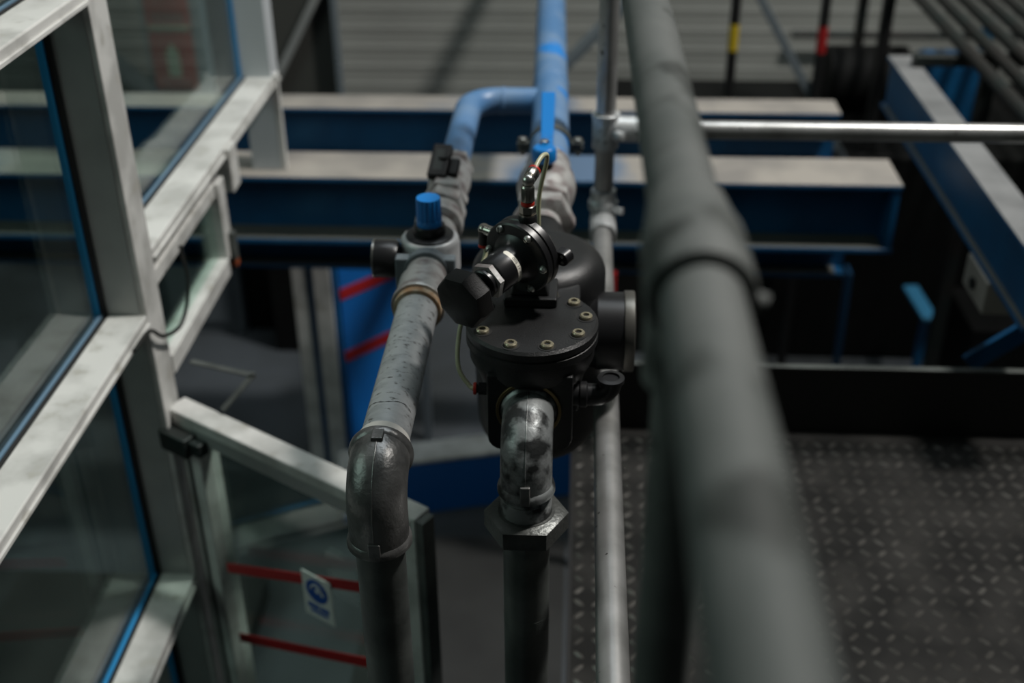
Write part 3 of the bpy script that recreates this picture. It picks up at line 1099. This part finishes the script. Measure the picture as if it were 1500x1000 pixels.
def bez(ps, n=40):
    """Catmull-Rom through the points"""
    ps = [Vector(p) for p in ps]
    q = [2 * ps[0] - ps[1]] + ps + [2 * ps[-1] - ps[-2]]
    out = []
    m = max(2, n // (len(ps) - 1))
    for i in range(1, len(q) - 2):
        for k in range(m):
            u = k / m
            out.append(0.5 * ((2 * q[i]) + (-q[i - 1] + q[i + 1]) * u + (2 * q[i - 1] - 5 * q[i] + 4 * q[i + 1] - q[i + 2]) * u * u + (-q[i - 1] + 3 * q[i] - 3 * q[i + 1] + q[i + 2]) * u ** 3))
    out.append(ps[-1])
    return out


b = MB()
p0 = ld + Vector((0, 0, -.024))
b.sweep(bez([p0, p0 + Vector((0, -.001, -.02)), P(-.150, 1.432, .80), P(-.158, 1.405, .838), P(-.156, 1.385, .868), P(-.140, 1.370, .886), (x0 - .019, FYY, FZZ)], 60), .0032, 16)
tag(b.build('air_tube', 'tube'), 'cream plastic tube looping from the regulator down behind the octagonal knob', 'tube')
b = MB()
p0 = bc + ad * .022
b.sweep(bez([p0, p0 + ad * .018 + Vector((0, 0, .003)), p0 + ad * .034 + Vector((.002, 0, .002)), p0 + ad * .042 + Vector((.003, .0, -.010)), p0 + Vector((.006, .034, -.05)), p0 + Vector((.005, .030, -.10)), p0 + Vector((.004, .03, -.125))], 60), .0032, 16)
tag(b.build('air_tube', 'tube'), 'short cream plastic tube arching over the small steel fitting on top', 'tube')

# ------------------------------------------------------------------ centre pipe
CY = PY - .078
t = thing('steel_pipe', (PX, CY, FZ), 'stained elbow and dark vertical pipe leaving the black valve block downwards', 'pipe')
e, _ = elbow(t, PX, CY, PZ, .0345, .052, PY + .004, CAM_H - .972, .0385, 'stained')
b = MB()
b.box(PX - .0065, PX + .0065, CY - .0385, CY - .028, CAM_H - .972, CAM_H - .942)
b.build('cast_pad', 'malleable', e, .0015)
b = MB()
b.lathe([(.030, 0), (.0335, 0), (.0342, -.003), (.0322, -.006), (.0342, -.009), (.0322, -.012), (.0345, -.016), (.0345, -.045)], (PX, CY, CAM_H - .971), (0, 0, 1), 48)
b.build('threaded_nipple', 'stained', t)
b = MB()
b.lathe([(.0348, .001), (.0385, .001), (.040, -.003)], (PX, CY, CAM_H - 1.006), (0, 0, 1), 48)
b.hexnut((PX, CY, CAM_H - 1.039), (PX, CY, CAM_H - 1.006), .0570, ch=.10)
b.build('union_nut', 'iron_dark', t)
b = MB()
b.hexnut((PX, CY, CAM_H - 1.056), (PX, CY, CAM_H - 1.039), .0385, seg=8)
b.build('union_tail', 'dark_steel', t)
b = MB()
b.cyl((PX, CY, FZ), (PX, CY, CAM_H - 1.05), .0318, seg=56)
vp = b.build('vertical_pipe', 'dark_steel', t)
b = MB()
for k in range(7):
    b.lathe([(.0318, -.0008), (.03215, 0), (.0318, .0008)], (PX, CY, CAM_H - 1.185 - k * .0036), (.04, 0.02, 1), 48)
b.build('tool_rings', 'dark_steel', vp)

# ------------------------------------------------------------------ glazed enclosure on the left
GXO, GXI = -0.886, -0.80          # glass line / inner face of the profiles
win = structure('window_1', (-.85, 1.9, FZ))
b = MB()
b.box(GXO, GXI, 1.905, 1.985, FZ, 2.2)
mu = b.build('mullion', 'alu', win, .003)
b = MB()
b.box(GXO + .012, GXI - .012, 1.9035, 1.905, FZ, 2.2)  # darker face standing for shade on the mullion's near side
b.build('shaded_face', 'alu_grey', mu)
b = MB()
b.box(GXO - .014, GXO, 1.895, 1.905, FZ, 2.2)
b.build('blue_glazing_strip', 'gasket', mu)
b = MB()
b.box(GXO - .0005, GXO + .012, 1.900, 1.906, FZ, 2.2)
b.build('rubber_seal', 'seal', mu)


def transom(H, y0, y1):
    mb = MB()
    z1 = CAM_H - H
    mb.box(GXO + .012, GXI, y0, y1, z1 - .024, z1)
    tr = mb.build('transom', 'alu', win, .004)
    mb = MB()
    mb.box(GXI - .004, GXI + .004, y0, y1, z1 - .024, z1 - .017)
    mb.build('lower_lip', 'alu', tr, .001)
    mb = MB()
    mb.box(GXO - .002, GXO + .005, y0, y1, z1 - .024, z1 + .003)
    mb.build('glazing_strip', 'gasket' if H > 1.5 else 'strip', tr)
    mb = MB()
    mb.box(GXO + .005, GXO + .012, y0, y1, z1 - .024, z1 + .0005)
    mb.build('rubber_seal', 'seal', tr)


for H in (.484, 1.09, 1.727):
    transom(H, -0.4, 1.905)
transom(.99, 1.985, 3.06)
b = MB()
b.box(GXO - .008, GXO - .002, -0.4, 1.91, FZ, 2.2)
b.build('pane', 'glass', win)
b = MB()
b.box(GXO - .008, GXO - .002, 1.985, 3.0, CAM_H - 1.04, 2.2)
b.build('pane', 'glass', win)
# corner post, standing on the beam
b = MB()
b.box(GXO, GXI - .005, 3.00, 3.075, CAM_H - 1.25, 2.2)
cp = b.build('corner_post', 'alu_mid', win, .003)
b = MB()
b.box(GXO - .012, GXO, 2.995, 3.01, CAM_H - 1.0, 2.2)
b.build('blue_glazing_strip', 'gasket', cp)
b = MB()
b.box(GXI - .005, GXI + .008, 3.00, 3.02, CAM_H - 1.25, CAM_H - .985)
b.build('pale_edge', 'alu', cp)
b = MB()
b.box(GXI - .03, GXI + .012, 2.50, 2.56, CAM_H - 1.10, CAM_H - .995)
b.box(GXI - .06, GXI - .028, 2.505, 2.55, CAM_H - 1.10, CAM_H - .998)
b.build('stop_bracket', 'alu', win, .003)

# tilting sash under the transom
sa = structure('window_2', (-.78, 2.2, CAM_H - 1.27))
sx0, sx1 = GXI - .045, GXI + .001
sy0, sy1 = 1.99, 2.47
zt, zb = CAM_H - 1.045, CAM_H - 1.275
fr_ = [('top_rail', (sx0, sx1 - .010, sy0, sy1, zt - .035, zt)), ('bottom_rail', (sx0, sx1, sy0, sy1, zb, zb + .045)),
       ('stile', (sx0, sx0 + .012, sy0, sy0 + .015, zb, zt)), ('stile', (sx0, sx1, sy1 - .05, sy1, zb, zt))]
for nm, bb in fr_:
    b = MB()
    b.box(*bb)
    b.build(nm, 'alu', sa, .004)
b = MB()
b.box(sx0 + .02, sx0 + .026, sy0 + .04, sy1 - .045, zb + .04, zt - .03)
b.build('pane', 'glass2', sa)
b = MB()
b.box(sx0 - .012, sx0 + .004, sy1 - .045, sy1 + .004, zb - .01, zt + .01)
b.build('inner_frame', 'alu_grey', sa, .002)
b = MB()
b.box(sx1, sx1 + .014, sy1 - .03, sy1 - .008, zb + .03, zb + .10)
ob = b.build('catch', 'dark_steel', sa, .003)
b = MB()
b.box(sx1 + .001, sx1 + .013, sy1 - .03, sy1 - .010, zb + .015, zb + .03)
b.build('orange_tab', mat('orange_rust', (0.32, 0.07, 0.02), 0.6), ob)

# guard door standing open, with its stay
DA = P(-.790, 1.952, 1.32)
DB = P(-.268, 1.628, 1.32)
dr = structure('door_1', ((DA.x + DB.x) / 2, (DA.y + DB.y) / 2, FZ))
dd = (DB - DA)
dl = dd.length
dd.normalize()
DF = Matrix(((dd.x, -dd.y, 0, DA.x), (dd.y, dd.x, 0, DA.y), (0, 0, 1, DA.z), (0, 0, 0, 1)))   # local x along the leaf, y away, z up
b = MB(DF)
b.box(-.01, dl + .005, -.024, .026, -.055, 0)
tr = b.build('top_rail', 'alu', dr, .004)
b = MB(DF)
b.box(.06, dl - .03, -.0265, -.0235, -.050, -.022)
b.build('grooved_side', 'alu_grey', tr)
b = MB(DF)
b.box(.012, .072, -.026, .026, FZ - DA.z + .02, -.055)
st = b.build('stile', 'alu', dr, .004)
b = MB(DF)
b.box(.036, .043, -.0285, -.0255, FZ - DA.z + .02, -.055)
b.build('groove', 'seal', st)
b = MB(DF)
b.box(dl - .028, dl + .014, -.022, .022, FZ - DA.z + .02, 0.004)
st = b.build('stile', 'alu', dr, .004)
b = MB(DF)
b.box(dl + .014, dl + .030, -.02, .012, FZ - DA.z + .02, -.0)
b.build('edge_seal', 'dark_steel', st)
b = MB(DF)
b.box(.06, dl - .02, .000, .006, FZ - DA.z + .06, -.04)
b.build('pane', 'glass2', dr)
b = MB(DF)
b.box(.012, dl, -.024, .024, FZ - DA.z + .02, FZ - DA.z + .09)
b.build('bottom_rail', 'alu', dr, .004)


def on_leaf(px, py):
    """where the sight line of a photo point meets the plane of the door leaf (used for measuring only)"""
    dv = fwd + r2 * ((px - 750) / 1740.0) - u2 * ((py - 500) / 1740.0)
    inv = DF.inverted()
    o_ = inv @ Vector((0, 0, CAM_H))
    v_ = inv.to_3x3() @ dv
    k = (-0.030 - o_.y) / v_.y
    q = o_ + v_ * k
    return q.x, q.z


for (a_, c_) in (((333, 831), (548, 863)), ((351, 933), (556, 974))):
    (xa, za), (xb, zb_) = on_leaf(*a_), on_leaf(*c_)
    b = MB(DF)
    hw = .0125
    b.hexa([(xa, -.0305, za - hw), (xb, -.0305, zb_ - hw), (xa, -.0285, za - hw), (xb, -.0285, zb_ - hw),
            (xa, -.0305, za + hw), (xb, -.0305, zb_ + hw), (xa, -.0285, za + hw), (xb, -.0285, zb_ + hw)])
    b.build('warning_tape', 'red_tape', dr)
# safety sign hung on the tape
xa, za = on_leaf(443, 831)
xb, zb_ = on_leaf(493, 915)
sgw = xb - xa
sgh = .112
zs = za - sgh
sg = thing('safety_sign', DF @ Vector((xa + sgw / 2, -.034, zs)), 'small white safety sign with a blue disc hanging on the upper red tape', 'sign')
b = MB(DF)
b.box(xa, xb, -.0355, -.0325, zs, za)
b.build('plate', 'sign_white', sg, .001)
b = MB(DF)
cx, cz = xa + sgw * .5, za - sgw * .50
b.lathe([(0, 0), (sgw * .37, 0), (sgw * .37, .0008), (0, .0008)], (cx, -.0355, cz), (0, -1, 0), 36)
dk = b.build('blue_disc', 'sign_blue', sg)
b = MB(DF)                       # head wearing ear protection, in white
b.sweep(arc((cx, -.0366, cz + sgw * .02), (1, 0, 0), (0, 0, 1), 0, 180, 14, sgw * .19), sgw * .025, 8)
b.cyl((cx + sgw * .02, -.0366, cz + sgw * .03), (cx + sgw * .02, -.0362, cz + sgw * .03), sgw * .075, seg=20)
b.lathe([(0, 0), (sgw * .06, 0), (sgw * .06, .0006), (0, .0006)], (cx + sgw * .19, -.0362, cz - sgw * .02), (0, -1, 0), 16)
b.build('white_figure', 'sign_white', dk)
b = MB(DF)
z1 = zs + (za - zs) * .26
b.box(xa + sgw * .14, xa + sgw * .52, -.0365, -.0354, z1 - .004, z1 + .007)
b.box(xa + sgw * .57, xa + sgw * .86, -.0365, -.0354, z1 - .004, z1 + .007)
b.box(xa + sgw * .22, xa + sgw * .80, -.0365, -.0354, z1 - .015, z1 - .008)
b.build('blue_lettering', 'sign_blue', sg)
# folding stay between sash and door, and the hinge block
st = thing('folding_stay', P(-.70, 2.0, 1.33), 'thin bent metal stay arm between the open sash and the door', 'stay arm')
ja, jb, jc = P(-.775, 2.02, 1.262), P(-.640, 1.985, 1.27), P(-.690, 1.92, 1.312)
b = MB()
b.bar(ja, jb, .014, .004)
b.build('arm', 'dark_steel', st, .001)
b = MB()
b.bar(jb, jc, .014, .004)
b.build('arm', 'dark_steel', st, .001)
b = MB()
b.cyl(jb - Vector((0, 0, .006)), jb + Vector((0, 0, .006)), .006, seg=16)
b.build('pivot', 'dark_steel', st)
b = MB(DF)
b.box(.000, .075, -.060, -.024, -.075, -.030)
b.box(.075, .105, -.050, -.024, -.066, -.036)
b.build('hinge_block', 'rack', dr, .003)
b = MB()                      # cable dangling round the sash corner
b.sweep(bez([P(-.772, 2.06, 1.02), P(-.765, 2.05, 1.10), P(-.772, 2.0, 1.16), P(-.785, 1.93, 1.15), P(-.79, 1.88, 1.11), P(-.792, 1.80, 1.105)], 40), .004, 10)
tag(b.build('cable', 'rack'), 'thin grey cable running along the transom and round the sash corner', 'cable')

# ------------------------------------------------------------------ lower level behind the glazing
def guard_post(x, y, hw, label):
    mb = MB()
    mb.box(x - hw, x + hw, y - .026, y + .026, FZ, CAM_H - 1.48)
    p_ = thing('guard_post', (x, y, FZ), label, 'post', 'pale posts beside the blue panel')
    mb.build('upright', 'alu', p_, .003)
    mb = MB()
    mb.box(x + hw, x + hw + .010, y - .020, y + .020, FZ, CAM_H - 1.48)
    mb.build('dark_seal', 'blue_beam', p_)
    mb = MB()
    mb.box(x - hw, x + hw, y - .05, y + .05, FZ, FZ + .008)
    mb.build('base_plate', 'brace', p_)
    return p_


guard_post(-.892, 3.40, .024, 'left one of two pale upright posts left of the blue panel')
guard_post(-.815, 3.39, .029, 'right one of two pale upright posts, touching the blue panel')

t = thing('machine_guard', (-.70, 3.5, FZ), 'bright blue machine guard with two red tape stripes, edge cut along its shadow', 'machine panel')
pa = Vector((-.772, 3.42, 0))
dv = Vector((math.sin(R(42)), math.cos(R(42)), 0))
MF = Matrix(((dv.x, -dv.y, 0, pa.x), (dv.y, dv.x, 0, pa.y), (0, 0, 1, 0), (0, 0, 0, 1)))
b = MB(MF)
zt, zb = CAM_H - 1.5, FZ
for (xs0, xs1) in ((0, 0),):
    b.hexa([(0, 0, zb), (.10, 0, zb), (0, .02, zb), (.10, .02, zb), (0, 0, zt), (.40, 0, zt), (0, .02, zt), (.40, .02, zt)])  # right edge cut slanted where shadow covers the panel
b.build('panel', 'blue_panel', t, .003)
for z_, xe in ((CAM_H - 1.865, .300), (CAM_H - 2.105, .235)):
    b = MB(MF)
    b.box(0, xe, -.003, -.0005, z_ - .020, z_ + .020)
    b.build('red_stripe', 'red_tape', t)
t = thing('latch_box', (-.57, 3.62, FZ), 'small pale grey latch box on a stalk beside the blue panel', 'latch box')
b = MB()
b.box(-.57, -.50, 3.60, 3.68, CAM_H - 2.02, CAM_H - 1.88)
b.build('housing', 'grey_box', t, .004)
b = MB()
b.box(-.55, -.52, 3.63, 3.66, FZ, CAM_H - 2.02)
b.build('stalk', 'brace', t)

t = thing('skid_beam', (-.7, 3.4, FZ), 'low blue machine skid with a pale top edge on the hall floor', 'machine skid')
s0, s1 = Vector((-1.25, 3.02, 0)), Vector((.05, 3.34, 0))
sd = (s1 - s0).normalized()
SF = Matrix(((sd.x, -sd.y, 0, s0.x), (sd.y, sd.x, 0, s0.y), (0, 0, 1, FZ), (0, 0, 0, 1)))
sl = (s1 - s0).length
b = MB(SF)
b.box(0.50, sl, 0, .10, 0, .215)
b.build('side_rail', 'blue_panel', t, .004)
b = MB(SF)
b.box(0.50, sl, -.004, .105, .215, .228)
b.build('top_edge', 'alu', t, .002)

t = thing('cabinet', (-1.55, 4.6, FZ), 'grey floor cabinet seen low behind the sash', 'cabinet')
b = MB()
b.box(-1.78, -1.42, 4.40, 4.74, FZ, FZ + .62)
b.build('housing', 'grey_box', t, .006)
b = MB()
b.box(-1.74, -1.46, 4.388, 4.40, FZ + .06, FZ + .58)
b.build('door', 'grey_box', t, .003)
t = thing('compressor', (-1.25, 4.75, FZ), 'dark machine standing right of the grey floor cabinet', 'machine')
b = MB()
b.box(-1.41, -1.12, 4.44, 4.74, FZ, FZ + .75)
b.build('housing', 'dark_machine', t, .01)
b = MB()
b.box(-1.30, -1.14, 4.425, 4.44, FZ + .32, FZ + .62)
b.build('access_panel', 'rack', t, .003)

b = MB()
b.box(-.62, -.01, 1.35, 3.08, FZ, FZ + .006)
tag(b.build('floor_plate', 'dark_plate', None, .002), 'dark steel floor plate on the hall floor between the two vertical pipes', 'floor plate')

t = thing('shade_slab', (-1.8, 1.3, FZ), 'dark low slab added for the shade inside the glazed enclosure at left', 'machine')
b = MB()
b.box(-2.9, -.93, -.4, 2.75, FZ + .02, FZ + .10)  # added to darken the floor, standing for shade in the enclosure
b.build('slab_top', 'dark_plate', t, .004)
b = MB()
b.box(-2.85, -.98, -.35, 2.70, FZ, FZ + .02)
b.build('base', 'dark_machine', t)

# dark mass added for the deep shade beyond the walkway, with blue parts
t = thing('machine', (1.2, 4.3, FZ), 'dark mass added for the deep shadow beyond the walkway kick plate', 'machine')
b = MB()
b.box(.15, 2.6, 4.3, 5.2, FZ, FZ + .9)
b.build('housing', 'dark_machine', t, .02)
b = MB()
b.box(.55, .72, 4.28, 4.3, FZ + .55, FZ + .80)
b.build('grey_cover', 'grey_box', t, .005)
b = MB()
b.box(1.50, 2.5, 3.95, 4.3, FZ, FZ + .35)
b.build('tray', 'dark_machine', t, .01)
t = thing('machine_stand', (1.328, 4.0, FZ), 'small stand with a pale blue top plate in the dark beyond the walkway', 'stand')
b = MB()
b.bar((1.315, 4.19, FZ + .40), (1.330, 3.93, FZ + .40), .058, .016)
b.build('top_plate', 'pale_blue', t, .003)
b = MB()
b.bar((1.328, 3.985, FZ), (1.328, 3.985, FZ + .392), .03, .03, (0, 1, 0))
b.build('leg', 'blue_beam', t, .002)
t = thing('blue_strut', (.98, 3.82, FZ), 'flat blue strut, colour darkened for the shadow beyond the kick plate', 'strut')
b = MB()
b.bar((.985, 3.82, FZ), (.975, 3.82, FZ + .66), .012, .075, (0, 1, 0))
b.build('strut', 'blue_shaded', t, .002)
t = thing('beam_bracket', (1.0, 2.55, CAM_H - 1.45), 'blue and dusty angle bracket under the right hand beam', 'bracket')
b = MB()
b.bar((.955, 2.50, CAM_H - 1.52), (1.10, 2.50, CAM_H - 1.40), .05, .012, (0, 1, 0))
b.build('gusset', 'blue_beam', t, .002)
b = MB()
b.box(.93, 1.02, 2.42, 2.58, CAM_H - 1.34, CAM_H - 1.26)
b.build('seat', 'dust_top', t, .004)
b = MB()
b.cyl((.936, 2.50, CAM_H - 1.30), (.920, 2.50, CAM_H - 1.30), .014, seg=6)
b.build('bolt', 'rack', t)

# red hose behind the corner post
b = MB()
b.cyl((.10, 2.95, FZ), (.10, 2.95, CAM_H - 1.52), .018, seg=20)
tag(b.build('standpipe', 'red_band'), 'dull red standpipe peeking out right of the corner post', 'pipe')

# tube rack at upper right
t = thing('tube_rack', (1.5, 3.6, CAM_H - 1.10), 'rack of dark parallel tubes at upper right, resting on a thin crossbar', 'rack')
b = MB()
b.box(.985, 2.5, 3.48, 3.515, CAM_H - 1.098, CAM_H - 1.066)
b.build('crossbar', 'rack', t, .003)
b = MB()
b.box(1.16, 2.5, 5.2, 5.24, CAM_H - 1.10, CAM_H - 1.062)
b.build('crossbar', 'rack', t, .003)
first = None
for i in range(19):
    x = 1.13 + i * .072
    if first is None:
        b = MB()
        b.cyl((x, 2.75, CAM_H - 1.046), (x, 5.3, CAM_H - 1.046), .0185, seg=16)
        first = b.build('tube', 'rack', t)
    else:
        o = first.copy()
        col.objects.link(o)
        o.parent = t
        o.location.x = i * .072
for x, y in ((1.22, 3.52), (1.22, 5.22), (2.35, 5.22)):
    b = MB()
    b.box(x - .02, x + .02, y - .017, y + .017, FZ, CAM_H - 1.10)
    b.build('leg', 'rack', t)
t = thing('drum_housing', (1.45, 5.0, FZ), 'dark blue machine housing seen through the tube rack', 'machine')
b = MB()
b.box(1.34, 1.58, 4.55, 4.75, FZ + .9, CAM_H - 1.42)
b.build('housing', 'blue_beam', t, .02)
b = MB()
b.cyl((1.60, 4.73, CAM_H - 1.30), (1.60, 4.73, CAM_H - 1.42), .022, seg=20)
b.build('cap', 'pale_blue', t)

# poles and braces before the back wall
for x, m_, hb, lab in ((.545, 'yellow', 1.30, 'thin black pole with a yellow band, before the back cladding'), (.855, 'red_band', 1.305, 'thin black pole with a red band, before the back cladding')):
    t = thing('marker_pole', (x, 4.2, FZ), lab, 'pole')
    b = MB()
    b.cyl((x, 4.2, FZ), (x, 4.2, 1.4), .0175, seg=20)
    b.build('pole', 'toe', t)
    b = MB()
    z1 = CAM_H - hb
    b.cyl((x, 4.2, z1 + .03), (x, 4.2, z1 + .125), .0182, seg=20)
    b.build('coloured_band', m_, t)
def brace(a, c, label, wd=.07, m_='brace'):
    mb = MB()
    mb.bar(a, c, .03, wd, (0, 1, 0))
    tag(mb.build('diagonal_brace', m_, None, .003), label, 'brace', None)


brace(P(.573, 4.25, .998), P(1.016, 4.25, 1.72), 'grey flat brace slanting down to the pole with the red band', .075)
brace(P(-.351, 4.25, 1.663), P(.277, 4.25, .998), 'blue-grey brace slanting up behind the wide blue pipe', .10)
b = MB()
b.cyl((1.05, 5.9, CAM_H - 1.70), (2.2, 5.9, CAM_H - 1.70), .02, seg=16)
tag(b.build('conduit', 'rack'), 'thin dark conduit level across the back cladding', 'conduit')
b = MB()
b.box(1.085, 1.125, 4.32, 4.36, FZ + .9, 1.4)
tag(b.build('upright', 'toe', None, .003), 'dark square upright standing left of the tube rack', 'post')
t = thing('pump', (1.16, 4.7, FZ + .9), 'low dark pump housing below the conduit on the back wall', 'pump')
b = MB()
b.cyl((1.0, 4.75, CAM_H - 1.545), (1.31, 4.75, CAM_H - 1.545), .13, seg=32)
b.build('motor', 'dark_machine', t)
b = MB()
b.box(1.04, 1.28, 4.66, 4.84, FZ + .9, CAM_H - 1.66)
b.build('plinth', 'dark_machine', t, .01)

# enclosure framing near the back wall, left of centre
t = thing('wall_frame', (-1.1, 4.3, FZ), 'pale frame of upright and diagonal bar before dark panels, beside the glazed corner', 'frame')
b = MB()
b.box(-1.245, -1.205, 4.28, 4.32, FZ + .98, 1.4)
b.build('upright', 'alu_grey', t, .003)
b = MB()
b.bar(P(-1.21, 4.3, 1.555), P(-.90, 4.3, 1.02), .03, .042, (0, 1, 0))
b.build('diagonal_bar', 'alu_grey', t, .003)
b = MB()
b.box(-.905, -.885, 4.28, 4.33, FZ + .98, 1.4)
b.build('edge_post', 'brace', t, .003)
b = MB()
b.box(-1.205, -.905, 4.33, 4.345, FZ + .98, 1.4)
b.build('dark_panel', 'dark_panel', t)

b = MB()
b.box(-1.25, -.88, 4.26, 4.36, FZ, FZ + .98)
b.build('plinth', 'dark_machine', t, .004)

# column with the fire extinguisher sign
t = thing('column', (-1.64, 4.75, FZ), 'blue-grey column behind the glass carrying the red sign', 'column')
b = MB()
b.box(-1.79, -1.53, 4.75, 4.95, FZ, 1.6)
b.build('shaft', 'column_paint', t, .004)
b = MB()
b.box(-1.53, -1.33, 4.80, 5.3, FZ, 1.6)
b.build('dark_return', 'dark_machine', t)
sy = 4.748
t = thing('fire_sign', (-1.655, sy, CAM_H - 1.62), 'red fire extinguisher sign on the column, seen through the glass', 'sign')
sxl, sxr = -1.765, -1.585
b = MB()
b.box(sxl, sxr, sy - .006, sy, CAM_H - 1.62, CAM_H - 1.38)
b.build('plate', 'sign_red', t, .002)
b = MB()
cx = (sxl + sxr) / 2
b.lathe([(0, 0), (.026, 0), (.027, .012), (.027, .10), (.018, .118), (.009, .122), (.009, .135), (0, .135)], (cx, sy - .0065, CAM_H - 1.565), (0, 0, 1), 24)
for v in b.bm.verts:
    v.co.y = sy - .0065 + (v.co.y - (sy - .0065)) * .06
b.build('extinguisher_symbol', 'sign_pale', t)
b = MB()
b.box(sxl + .02, sxr - .02, sy - .0075, sy - .006, CAM_H - 1.590, CAM_H - 1.586)
b.box(sxl + .03, sxr - .02, sy - .0075, sy - .006, CAM_H - 1.604, CAM_H - 1.601)
b.build('small_lettering', 'mark', t)
t = thing('fire_sign', (-1.66, sy, CAM_H - 1.365), 'upper red sign with pale lettering strip, above the extinguisher sign on the column', 'sign')
b = MB()
b.box(sxl - .002, sxr + .002, sy - .006, sy, CAM_H - 1.372, CAM_H - 1.20)
b.build('plate', 'sign_red', t, .002)
b = MB()
b.box(sxl + .005, sxr - .005, sy - .0072, sy - .006, CAM_H - 1.368, CAM_H - 1.352)
b.build('pale_strip', 'sign_pale', t)
b = MB()
for k in range(3):
    b.box(sxl + .02, sxr - .02, sy - .0072, sy - .006, CAM_H - 1.335 + k * .014, CAM_H - 1.329 + k * .014)
b.build('small_lettering', 'mark', t)
